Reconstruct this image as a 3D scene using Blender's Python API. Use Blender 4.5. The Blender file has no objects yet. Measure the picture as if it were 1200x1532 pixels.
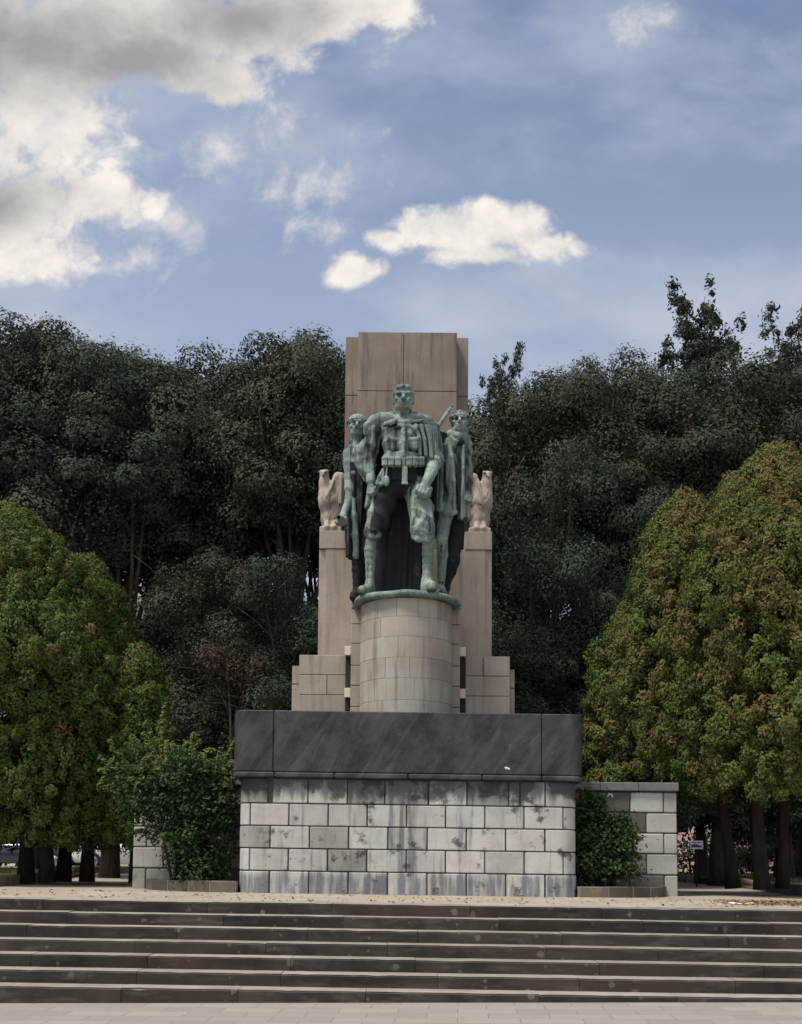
import bpy, bmesh, math, random
import numpy as np
from mathutils import Vector, Matrix

R = math.radians
rng = np.random.default_rng(7)
random.seed(7)
scene = bpy.context.scene
COL = scene.collection

# ------------------------------------------------------------------ camera
F_PX, PITCH, ROLL, EYE = 1650.0, R(5.0), 0.008, 0.60
CX, CY = 600.0, 1138.0
Fv = np.array([0, math.cos(PITCH), math.sin(PITCH)])
U0 = np.array([0, -math.sin(PITCH), math.cos(PITCH)])
R0 = np.array([1.0, 0, 0])
Rv = R0 * math.cos(ROLL) + U0 * math.sin(ROLL)
Uv = U0 * math.cos(ROLL) - R0 * math.sin(ROLL)

def W(px, py, Y):
    """point at world depth Y seen at photo pixel px, py"""
    d = Fv + Rv * (px - CX) / F_PX + Uv * (CY - py) / F_PX
    d = d * (Y / d[1])
    return Vector((d[0], d[1], d[2] + EYE))

def UVdir(px, py):
    d = Fv + Rv * (px - CX) / F_PX + Uv * (CY - py) / F_PX
    return d[0] / d[1], d[2] / d[1]

cam = bpy.data.cameras.new('camera')
camo = bpy.data.objects.new('camera', cam)
COL.objects.link(camo)
m = Matrix.Identity(4)
for i in range(3):
    m[i][0] = Rv[i]; m[i][1] = Uv[i]; m[i][2] = -Fv[i]
m[2][3] = EYE
camo.matrix_world = m
cam.sensor_width = 36.0
cam.lens = F_PX / 1532.0 * 36.0
cam.shift_y = (CY - 766.0) / 1532.0
cam.clip_start = 0.1
cam.clip_end = 3000
scene.camera = camo

def gz(x, y=0):                     # the platform falls gently to the right
    return -0.006 * x

# ------------------------------------------------------------------ nodes
class NT:
    def __init__(s, name):
        s.m = bpy.data.materials.new(name); s.m.use_nodes = True
        s.t = s.m.node_tree; s.t.nodes.clear()
        s.out = s.t.nodes.new('ShaderNodeOutputMaterial')
        s._c = None
    def n(s, typ, **kw):
        nd = s.t.nodes.new('ShaderNode' + typ)
        for k, v in kw.items(): setattr(nd, k, v)
        return nd
    def put(s, sock, v):
        if hasattr(v, 'is_output') or isinstance(v, bpy.types.NodeSocket): s.t.links.new(v, sock)
        elif v is not None:
            try: sock.default_value = v
            except Exception:
                sock.default_value = tuple(v) + (1.0,)
    def co(s):
        if s._c is None:
            s._c = s.n('TexCoord').outputs['Object']
        return s._c
    def mapv(s, v, scale=(1, 1, 1), rot=(0, 0, 0), loc=(0, 0, 0)):
        nd = s.n('Mapping'); s.put(nd.inputs['Vector'], v)
        nd.inputs['Scale'].default_value = scale; nd.inputs['Rotation'].default_value = rot
        nd.inputs['Location'].default_value = loc
        return nd.outputs[0]
    def rot(s, v, r):
        return s.mapv(v, (1, 1, 1), r)
    def noise(s, v, scale=5, detail=6, rough=0.55, dist=0.0):
        nd = s.n('TexNoise'); s.put(nd.inputs['Vector'], v)
        nd.inputs['Scale'].default_value = scale; nd.inputs['Detail'].default_value = detail
        nd.inputs['Roughness'].default_value = rough; nd.inputs['Distortion'].default_value = dist
        return nd.outputs['Fac']
    def step(s, v, a, b, lo=0.0, hi=1.0):
        nd = s.n('MapRange', interpolation_type='SMOOTHSTEP'); s.put(nd.inputs['Value'], v)
        nd.inputs['From Min'].default_value = a; nd.inputs['From Max'].default_value = b
        nd.inputs['To Min'].default_value = lo; nd.inputs['To Max'].default_value = hi
        return nd.outputs[0]
    def lin(s, v, a, b, lo=0.0, hi=1.0):
        nd = s.n('MapRange'); s.put(nd.inputs['Value'], v)
        nd.inputs['From Min'].default_value = a; nd.inputs['From Max'].default_value = b
        nd.inputs['To Min'].default_value = lo; nd.inputs['To Max'].default_value = hi
        return nd.outputs[0]
    def math(s, op, a, b=None, c=None):
        nd = s.n('Math', operation=op)
        s.put(nd.inputs[0], a)
        if b is not None: s.put(nd.inputs[1], b)
        if c is not None: s.put(nd.inputs[2], c)
        return nd.outputs[0]
    def mix(s, f, a, b, mode='MIX'):
        nd = s.n('Mix', data_type='RGBA', blend_type=mode)
        s.put(nd.inputs[0], f)
        for i, v in ((6, a), (7, b)):
            if isinstance(v, (tuple, list)): nd.inputs[i].default_value = tuple(v[:3]) + (1.0,)
            else: s.put(nd.inputs[i], v)
        return nd.outputs[2]
    def xyz(s, v):
        nd = s.n('SeparateXYZ'); s.put(nd.inputs[0], v); return nd.outputs
    def attr(s, name):
        return s.n('Attribute', attribute_name=name).outputs
    def bump(s, h, strength=0.3, dist=0.02):
        nd = s.n('Bump'); s.put(nd.inputs['Height'], h)
        nd.inputs['Strength'].default_value = strength; nd.inputs['Distance'].default_value = dist
        return nd.outputs[0]
    def done(s, col, rough=0.8, bump=None, metal=0.0, spec=0.3, coat=0.0, trans=None):
        b = s.n('BsdfPrincipled')
        if isinstance(col, (tuple, list)): b.inputs['Base Color'].default_value = tuple(col[:3]) + (1.0,)
        else: s.put(b.inputs['Base Color'], col)
        s.put(b.inputs['Roughness'], rough)
        b.inputs['Metallic'].default_value = metal
        b.inputs['Specular IOR Level'].default_value = spec
        b.inputs['Coat Weight'].default_value = coat
        if bump is not None: s.put(b.inputs['Normal'], bump)
        sh = b.outputs[0]
        if trans is not None:
            tr = s.n('BsdfTranslucent'); s.put(tr.inputs[0], col)
            mx = s.n('MixShader'); mx.inputs[0].default_value = trans
            s.put(mx.inputs[1], sh); s.put(mx.inputs[2], tr.outputs[0]); sh = mx.outputs[0]
        s.t.links.new(sh, s.out.inputs[0])
        return s.m

def plain(name, col, rough=0.6, metal=0.0, spec=0.4, coat=0.0, vary=0.25, scale=6.0):
    t = NT(name)
    n = t.noise(t.co(), scale, 5)
    c = t.mix(n, tuple(x * (1 - vary) for x in col), tuple(min(1, x * (1 + vary)) for x in col))
    return t.done(c, rough, metal=metal, spec=spec, coat=coat)

def m_granite(name, ca, cb, grey=0.5):
    t = NT(name); c = t.co()
    tint = t.attr('tint')
    fine = t.noise(c, 55, 3, 0.6)
    big = t.noise(c, 1.6, 5, 0.6)
    strk = t.noise(t.mapv(c, (7, 7, 0.55)), 1.0, 6, 0.6)
    col = t.mix(t.step(big, .35, .68), ca, cb)
    col = t.mix(t.lin(fine, .3, .7, 0, .35), col, tuple(x * .55 for x in ca))
    col = t.mix(t.step(strk, .50, .70, 0, grey), col, (.095, .08, .074))
    lich = t.step(t.noise(t.mapv(c, (1, 1, 1), loc=(5, 3, 9)), 2.6, 8, .7), .56, .70, 0, .4)
    col = t.mix(lich, col, (.23, .23, .17))
    col = t.mix(1.0, col, tint['Color'], 'MULTIPLY')
    return t.done(col, .82, t.bump(t.noise(c, 40, 4), .25, .01), spec=.25)

def m_whiteblock(name, base=(.50, .495, .47), drips=True):
    t = NT(name); c = t.co(); x, y, z = t.xyz(c)
    tint = t.attr('tint')
    big = t.noise(c, 2.2, 6, .62)
    strk = t.noise(t.mapv(c, (9, 9, .9)), 1.0, 6, .62)
    blot = t.noise(t.mapv(c, (1, 1, 1), loc=(11, 4, 2)), 3.3, 7, .65)
    col = t.mix(t.step(big, .35, .7), base, tuple(v * .78 for v in base))
    if drips:
        # rain-water runs: strong under the parapet, in the middle and on the damp lowest course
        top = t.step(z, 1.38, 1.75)
        bot = t.step(z, .42, .22)
        mid = t.step(t.math('ABSOLUTE', t.math('SUBTRACT', x, .12)), .42, .0)
        amt = t.math('MAXIMUM', t.math('MULTIPLY', top, .32), t.math('MULTIPLY', bot, .19))
        amt = t.math('MAXIMUM', amt, t.math('MULTIPLY', mid, .2))
        f = t.math('ADD', strk, amt)
        blue = t.step(f, .54, .78, 0, .82)
        f2 = t.math('ADD', blot, t.math('MULTIPLY', top, .16))
        dark = t.step(f2, .565, .67, 0, .9)
        col = t.mix(blue, col, (.125, .135, .165))
        col = t.mix(dark, col, (.075, .072, .078))
    else:
        col = t.mix(t.step(strk, .56, .75, 0, .6), col, (.15, .155, .16))
        col = t.mix(t.step(blot, .58, .72, 0, .6), col, (.12, .12, .10))
    speck = t.step(t.noise(c, 26, 5, .7), .64, .76, 0, .35)
    col = t.mix(speck, col, (.2, .19, .17))
    col = t.mix(1.0, col, tint['Color'], 'MULTIPLY')
    return t.done(col, .85, t.bump(t.math('ADD', t.math('MULTIPLY', t.noise(c, 30, 5), .6), t.noise(c, 5, 4)), .5, .012), spec=.2)

def m_slate():
    t = NT('dark_slate'); c = t.co()
    v1 = t.noise(t.mapv(t.rot(c, (0, R(-32), 0)), (4.2, 4.2, .7)), 1.0, 9, .68, .8)
    v2 = t.noise(t.mapv(t.rot(c, (0, R(-14), 0)), (10, 10, 1.0), loc=(3, 1, 7)), 1.0, 8, .66, .5)
    n = t.noise(c, 2.2, 8, .68)
    col = t.mix(t.step(n, .36, .64), (.013, .0142, .0178), (.044, .046, .052))
    col = t.mix(t.step(v1, .44, .70, 0, .7), col, (.084, .087, .095))
    col = t.mix(t.step(v2, .55, .80, 0, .4), col, (.017, .018, .026))
    ln = t.step(t.noise(t.mapv(t.rot(c, (0, R(-38), 0)), (22, 22, 1.4)), 1.0, 6, .65), .62, .74, 0, .35)
    col = t.mix(ln, col, (.17, .175, .19))
    sp = t.step(t.noise(c, 18, 6, .7), .60, .72, 0, .4)
    col = t.mix(sp, col, (.19, .19, .2))
    col = t.mix(1.0, col, t.attr('tint')['Color'], 'MULTIPLY')
    return t.done(col, t.lin(v1, .3, .7, .5, .72), t.bump(t.noise(c, 22, 5), .2, .01), spec=.4)

def m_bronze():
    t = NT('weathered_bronze'); c = t.co()
    pat = t.attr('patina_shade')['Fac']  # patina by part, plus shade painted into hollows and under folds
    strk = t.noise(t.mapv(c, (9, 9, 1.0)), 1.0, 7, .62, .3)
    big = t.noise(c, 2.4, 6, .6)
    fine = t.noise(c, 28, 5, .65)
    col = t.mix(t.step(big, .36, .64), (.14, .19, .165), (.32, .385, .355))
    col = t.mix(t.step(fine, .42, .7, 0, .5), col, (.12, .17, .135))
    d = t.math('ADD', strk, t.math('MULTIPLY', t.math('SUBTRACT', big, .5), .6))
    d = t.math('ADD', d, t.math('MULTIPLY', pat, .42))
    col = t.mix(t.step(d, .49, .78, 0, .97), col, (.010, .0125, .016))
    och = t.step(t.noise(t.mapv(c, (1, 1, 1), loc=(7, 2, 5)), 3.0, 5, .6), .62, .75, 0, .4)
    col = t.mix(och, col, (.17, .165, .10))
    return t.done(col, .7, t.bump(t.math('ADD', t.math('MULTIPLY', t.noise(c, 34, 5), .35), t.noise(t.mapv(c, (15, 15, 3.2)), 1.0, 5, .55, .6)), .8, .045), metal=.0, spec=.16)

def m_leaf(name, ca, cb, cc, trans=.22, rough=.5):
    t = NT(name)
    a = t.attr('tint')['Color']; r = t.n('SeparateColor'); t.put(r.inputs[0], a)
    col = t.mix(r.outputs[0], ca, cb)
    col = t.mix(r.outputs[1], col, cc)
    hs = t.n('HueSaturation'); t.put(hs.inputs['Color'], col)
    t.put(hs.inputs['Value'], t.lin(r.outputs[2], 0, 1, .55, 1.5))
    return t.done(hs.outputs[0], rough, spec=.14, trans=trans)

def m_bark(name, ca=(.045, .036, .028), cb=(.11, .09, .07)):
    t = NT(name); c = t.co()
    s_ = t.noise(t.mapv(c, (9, 9, 1.6)), 1.2, 7, .65, .5)
    col = t.mix(t.step(s_, .3, .7), ca, cb)
    return t.done(col, .9, t.bump(s_, .8, .05), spec=.15)

# ------------------------------------------------------------------ mesh helpers
def link(name, me, mats, parent=None):
    o = bpy.data.objects.new(name, me)
    COL.objects.link(o)
    for x in (mats if isinstance(mats, (list, tuple)) else [mats]):
        if x.name not in [q.name for q in me.materials if q]: me.materials.append(x)
    if parent is not None: o.parent = parent
    return o

def empty(name, loc=(0, 0, 0), rz=0.0):
    o = bpy.data.objects.new(name, None); COL.objects.link(o)
    o.location = loc; o.rotation_euler = (0, 0, rz); o.empty_display_size = .2
    return o

def tag(o, label=None, cat=None, group=None, kind=None):
    if label: o['label'] = label
    if cat: o['category'] = cat
    if group: o['group'] = group
    if kind: o['kind'] = kind
    return o

class MB:
    """collects shapes into one mesh, with a per-piece tint"""
    def __init__(s): s.v, s.f, s.m, s.t, s.sm = [], [], [], [], []
    def add(s, vs, fs, mat=0, tint=1.0, smooth=False):
        o = len(s.v); s.v += [tuple(v) for v in vs]
        s.f += [tuple(i + o for i in f) for f in fs]
        s.m += [mat] * len(fs); s.sm += [smooth] * len(fs)
        tt = tint if isinstance(tint, (tuple, list)) else (tint,) * 3
        s.t += [tt] * len(vs)
        return s
    def bm(s, b, mat=0, tint=1.0, smooth=False):
        b.verts.index_update()
        s.add([v.co[:] for v in b.verts], [[v.index for v in f.verts] for f in b.faces], mat, tint, smooth)
        b.free(); return s
    def box(s, x0, x1, y0, y1, z0, z1, bev=.008, mat=0, tint=1.0, mtx=None):
        b = bmesh.new(); bmesh.ops.create_cube(b, size=1.0)
        for v in b.verts:
            v.co = Vector(((x0 + x1) / 2 + v.co.x * (x1 - x0), (y0 + y1) / 2 + v.co.y * (y1 - y0), (z0 + z1) / 2 + v.co.z * (z1 - z0)))
        if bev: bmesh.ops.bevel(b, geom=list(b.edges), offset=bev, segments=1, affect='EDGES')
        if mtx is not None: bmesh.ops.transform(b, matrix=mtx, verts=b.verts)
        return s.bm(b, mat, tint)
    def prism(s, pts, z0, z1, bev=.01, mat=0, tint=1.0, zf=None):
        """plan outline pts (ccw) from z0 to z1"""
        b = bmesh.new(); n = len(pts)
        lo = [b.verts.new((p[0], p[1], z0)) for p in pts]
        hi = [b.verts.new((p[0], p[1], z1)) for p in pts]
        b.faces.new(lo[::-1]); b.faces.new(hi)
        for i in range(n): b.faces.new((lo[i], lo[(i + 1) % n], hi[(i + 1) % n], hi[i]))
        bmesh.ops.recalc_face_normals(b, faces=b.faces)
        if bev:
            es = [e for e in b.edges if len(e.link_faces) == 2 and e.calc_face_angle() > .6]
            bmesh.ops.bevel(b, geom=es, offset=bev, segments=1, affect='EDGES')
        if zf:
            for v in b.verts: v.co.z += zf(v.co.x, v.co.y)
        return s.bm(b, mat, tint)
    def tube(s, pts, rad, n=8, mat=0, tint=1.0, cap=True, jitter=0.0):
        P = [Vector(p) for p in pts]; k = len(P); vs, fs = [], []
        prev = Vector((1, 0, 0))
        for i, p in enumerate(P):
            d = (P[min(i + 1, k - 1)] - P[max(i - 1, 0)]).normalized()
            a = prev - d * prev.dot(d)
            if a.length < 1e-4: a = Vector((0, 1, 0)) - d * d.y
            a.normalize(); prev = a; bb = d.cross(a)
            for j in range(n):
                th = 2 * math.pi * j / n; r = rad[i] * (1 + jitter * (random.random() - .5))
                vs.append(p + (a * math.cos(th) + bb * math.sin(th)) * r)
        for i in range(k - 1):
            for j in range(n):
                fs.append((i * n + j, i * n + (j + 1) % n, (i + 1) * n + (j + 1) % n, (i + 1) * n + j))
        if cap:
            fs.append(tuple(range(n))[::-1]); fs.append(tuple((k - 1) * n + j for j in range(n)))
        return s.add(vs, fs, mat, tint, True)
    def lathe(s, prof, n=32, c=(0, 0, 0), mat=0, tint=1.0, axis='z', smooth=True):
        vs, fs = [], []
        for r, h in prof:
            for j in range(n):
                th = 2 * math.pi * j / n
                p = (r * math.cos(th), r * math.sin(th), h)
                if axis == 'y': p = (p[0], p[2], p[1])
                if axis == 'x': p = (p[2], p[0], p[1])
                vs.append((p[0] + c[0], p[1] + c[1], p[2] + c[2]))
        for i in range(len(prof) - 1):
            for j in range(n):
                fs.append((i * n + j, i * n + (j + 1) % n, (i + 1) * n + (j + 1) % n, (i + 1) * n + j))
        fs.append(tuple(range(n))[::-1]); fs.append(tuple((len(prof) - 1) * n + j for j in range(n)))
        return s.add(vs, fs, mat, tint, smooth)
    def build(s, name, mats, parent=None, fix=True):
        me = bpy.data.meshes.new(name); me.from_pydata(s.v, [], s.f)
        if fix:
            b = bmesh.new(); b.from_mesh(me); bmesh.ops.recalc_face_normals(b, faces=b.faces); b.to_mesh(me); b.free()
        me.polygons.foreach_set('material_index', s.m); me.polygons.foreach_set('use_smooth', s.sm)
        a = me.attributes.new('tint', 'FLOAT_COLOR', 'POINT')
        a.data.foreach_set('color', np.array([t + (1.0,) for t in s.t], dtype=np.float32).ravel())
        me.update()
        return link(name, me, mats, parent)

def rt(a=.85, b=1.1, w=.03):
    v = random.uniform(a, b)
    return (v * random.uniform(1 - w, 1 + w), v, v * random.uniform(1 - w, 1 + w))

# ------------------------------------------------------------------ materials
M_stele = m_granite('pink_granite_upper', (.225, .176, .144), (.28, .228, .188), .75)
M_gran = m_granite('pink_granite', (.372, .312, .262), (.43, .375, .320), .42)
M_drum = m_granite('pale_granite', (.40, .38, .32), (.36, .30, .255), .5)
M_cream = plain('cream_chip_and_sunlit', (.66, .60, .50), .8, spec=.2, vary=.12)  # own colour of the chip; painted sunlight on the slot blocks
M_white = m_whiteblock('pale_limestone')
M_wing = m_whiteblock('grey_limestone', (.43, .435, .40), False)
M_mortar = plain('dark_mortar', (.075, .072, .068), .95, spec=.1)
M_slate = m_slate()
M_cap = plain('grey_coping_stone', (.16, .155, .165), .8, spec=.25, vary=.4, scale=9)
M_bronze = m_bronze()
M_bark = m_bark('bark_dark')
M_bark2 = m_bark('bark_brown', (.020, .016, .014), (.046, .037, .030))
M_soil = plain('dark_soil', (.055, .042, .030), .95, spec=.1, vary=.5, scale=14)
M_slot = plain('slot_shade_and_post', (.04, .03, .026), .8, spec=.2)  # painted shade of the slots; also the sign post

# ------------------------------------------------------------------ world
def build_world():
    w = bpy.data.worlds.new('World'); scene.world = w; w.use_nodes = True
    t = NT.__new__(NT); t.t = w.node_tree; t.t.nodes.clear(); t._c = None
    out = t.n('OutputWorld'); bg = t.n('Background')
    sky = t.n('TexSky', sky_type='NISHITA'); sky.sun_disc = False
    sky.sun_elevation = SUN_EL; sky.sun_rotation = SUN_ROT
    sky.air_density = 1.0; sky.dust_density = 1.4; sky.ozone_density = 2.2; sky.altitude = 50
    d = t.n('TexCoord').outputs['Generated']
    x, y, z = t.xyz(d)
    ys = t.math('MAXIMUM', y, .12)
    u = t.math('DIVIDE', x, ys); v = t.math('DIVIDE', z, ys)
    cb = t.n('CombineXYZ'); t.put(cb.inputs[0], u); t.put(cb.inputs[1], v); uv = cb.outputs[0]
    # noises
    wv = t.n('TexNoise'); t.put(wv.inputs['Vector'], uv); wv.inputs['Scale'].default_value = 7; wv.inputs['Detail'].default_value = 4
    off = t.n('VectorMath', operation='MULTIPLY_ADD')
    t.put(off.inputs[0], wv.outputs['Color']); off.inputs[1].default_value = (.07, .05, 0); t.put(off.inputs[2], uv)
    uvw = off.outputs[0]
    n1 = t.noise(uvw, 11, 10, .60)
    n2 = t.noise(t.mapv(uvw, (1, 1, 1), loc=(3.1, 1.7, 0)), 26, 8, .62)
    def blob(px, py, rx, ry, power=1.0):
        a, b = UVdir(px, py)
        s = t.n('VectorMath', operation='SUBTRACT'); t.put(s.inputs[0], uv); s.inputs[1].default_value = (a + .035, b + .025, 0) if False else (a, b, 0)
        q = t.n('VectorMath', operation='MULTIPLY'); t.put(q.inputs[0], s.outputs[0]); q.inputs[1].default_value = (F_PX / rx, F_PX / ry, 0)
        l = t.n('VectorMath', operation='LENGTH'); t.put(l.inputs[0], q.outputs[0])
        return t.math('MULTIPLY', t.math('SUBTRACT', 1.0, l.outputs['Value']), power)
    def union(bl):
        r = bl[0]
        for b in bl[1:]: r = t.math('MAXIMUM', r, b)
        return r
    front = t.step(y, .12, .3)
    # thick cloud (upper left), cumulus in the middle, shreds
    thick = union([blob(*a) for a in (
        (40, 60, 330, 190), (260, 40, 330, 120), (430, 10, 230, 90), (-60, 230, 270, 160), (60, 190, 170, 120), (330, 110, 120, 60),
        (20, 320, 160, 110), (40, 375, 130, 60), (160, 300, 110, 55), (560, 5, 90, 60), (-150, 100, 320, 330))])
    cum = union([blob(*a) for a in (
        (638, 342, 75, 46), (690, 332, 70, 44), (745, 330, 75, 44), (705, 356, 100, 46), (785, 325, 46, 36), (775, 348, 62, 36), (825, 372, 62, 28), (585, 357, 40, 22), (720, 378, 110, 28),
        (533, 410, 50, 30))])
    shreds = union([blob(*a) for a in (
        (945, 50, 75, 60), (430, 190, 120, 85), (415, 285, 150, 85), (545, 90, 60, 40), (300, 345, 70, 30), (490, 340, 50, 35), (1155, 62, 40, 30),
        (985, 30, 70, 35), (320, 235, 130, 60), (250, 330, 130, 55), (200, 390, 110, 35))])
    vo = t.n('TexVoronoi', feature='F1'); t.put(vo.inputs['Vector'], uvw)
    vo.inputs['Scale'].default_value = 22; vo.inputs['Detail'].default_value = 3.5; vo.inputs['Roughness'].default_value = .55; vo.inputs['Lacunarity'].default_value = 2.3; vo.normalize = True
    puff = t.math('SUBTRACT', .36, vo.outputs['Distance'])
    wig = t.math('SUBTRACT', n1, .5); wig2 = t.math('SUBTRACT', n2, .5)
    def dens(b, amp, amp2, lo, hi, mx=1.0, pf=1.0):
        f = t.math('ADD', b, t.math('ADD', t.math('MULTIPLY', wig, amp), t.math('ADD', t.math('MULTIPLY', wig2, amp2), t.math('MULTIPLY', puff, pf))))
        return t.step(f, lo, hi, 0, mx)
    d_thick = dens(thick, 1.7, 1.2, .04, .66, 1.0, 1.2)
    d_cum = dens(cum, 1.0, 1.1, .02, .66, 1.0, 1.7)
    d_shr = dens(shreds, 4.2, 4.2, .12, 2.4, .8, .6)
    D = t.math('MAXIMUM', t.math('MAXIMUM', d_thick, d_cum), d_shr)
    # high thin veil
    vn = t.noise(t.mapv(uv, (1, 1.7, 1), (0, 0, R(-28)), (1.3, .2, 0)), 3.4, 6, .55)
    veil = t.math('ADD', t.step(vn, .38, .66, 0, .62), t.math('ADD', .02, t.step(v, .80, .40, 0, .50)))
    D = t.math('MULTIPLY', D, front)
    # the rest of the sky, behind the photographer: unseen white cloud added as fill light
    nb = t.noise(d, 2.6, 8, .58)
    back = t.math('MULTIPLY', t.step(nb, .40, .58, 0, .95), t.step(y, .25, -.05))
    back = t.math('MULTIPLY', back, t.step(z, -.02, .12))
    D = t.math('MAXIMUM', D, back)
    # how much light comes through: thick bellies are grey
    core = union([blob(*a) for a in ((30, 60, 300, 110), (190, 95, 190, 80), (350, 30, 170, 70), (-40, 300, 140, 60))])
    belly = t.step(t.math('ADD', core, t.math('ADD', t.math('MULTIPLY', wig, 2.0), t.math('MULTIPLY', wig2, .7))), -.45, 1.0, 0, 1.0)
    lump = t.step(t.math('ADD', t.math('ADD', t.math('MULTIPLY', n1, .5), t.math('MULTIPLY', n2, .5)), t.math('MULTIPLY', puff, .5)), .36, .66)
    ccol = t.mix(lump, CL_SHADE, CL_LIGHT)
    ccol = t.mix(t.math('MULTIPLY', belly, front), ccol, CL_GREY)
    hz = t.step(z, .62, .06)
    skyc = t.mix(1.0, sky.outputs[0], SKY_TINT, 'MULTIPLY')
    skyc = t.mix(t.math('MULTIPLY', veil, 1.0), skyc, CL_VEIL)
    ccol = t.mix(t.step(y, .12, -.1), ccol, CL_BACK)
    col = t.mix(D, skyc, ccol)
    t.put(bg.inputs[0], col); bg.inputs[1].default_value = SKY_STR
    t.t.links.new(bg.outputs[0], out.inputs[0])

SUN_EL, SUN_AZ = R(62), R(-125)         # azimuth from +Y towards +X: high, to the left and behind the photographer
SUN_ROT = SUN_AZ
SKY_STR = 0.1
SKY_TINT = (1.16, 1.04, .97)
CL_LIGHT = (6.0, 5.65, 5.2); CL_SHADE = (4.3, 4.2, 4.15); CL_GREY = (2.25, 2.22, 2.25); CL_VEIL = (3.1, 3.4, 4.1); CL_BACK = (5.0, 5.0, 5.0)
build_world()
sl = bpy.data.lights.new('sun', 'SUN'); sl.energy = 2.6; sl.angle = R(15); sl.color = (1.0, .94, .85)
so = bpy.data.objects.new('sun', sl); COL.objects.link(so)
sd = Vector((math.sin(SUN_AZ) * math.cos(SUN_EL), math.cos(SUN_AZ) * math.cos(SUN_EL), math.sin(SUN_EL)))
so.rotation_euler = sd.to_track_quat('Z', 'Y').to_euler()
so.location = (0, 0, 40)
scene.view_settings.view_transform = 'Standard'
scene.view_settings.look = 'None'
scene.view_settings.exposure = 0.68
scene.view_settings.gamma = 1.0
scene.cycles.use_denoising = True
scene.cycles.max_bounces = 6
scene.cycles.transparent_max_bounces = 4

# ------------------------------------------------------------------ ground, steps
D0, TR, RI = 12.0, 0.33, 0.1407          # first riser, tread, riser
D1 = D0 + 6 * TR                          # edge of the platform
def low_z(x): return -0.955 + .009 * x

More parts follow.
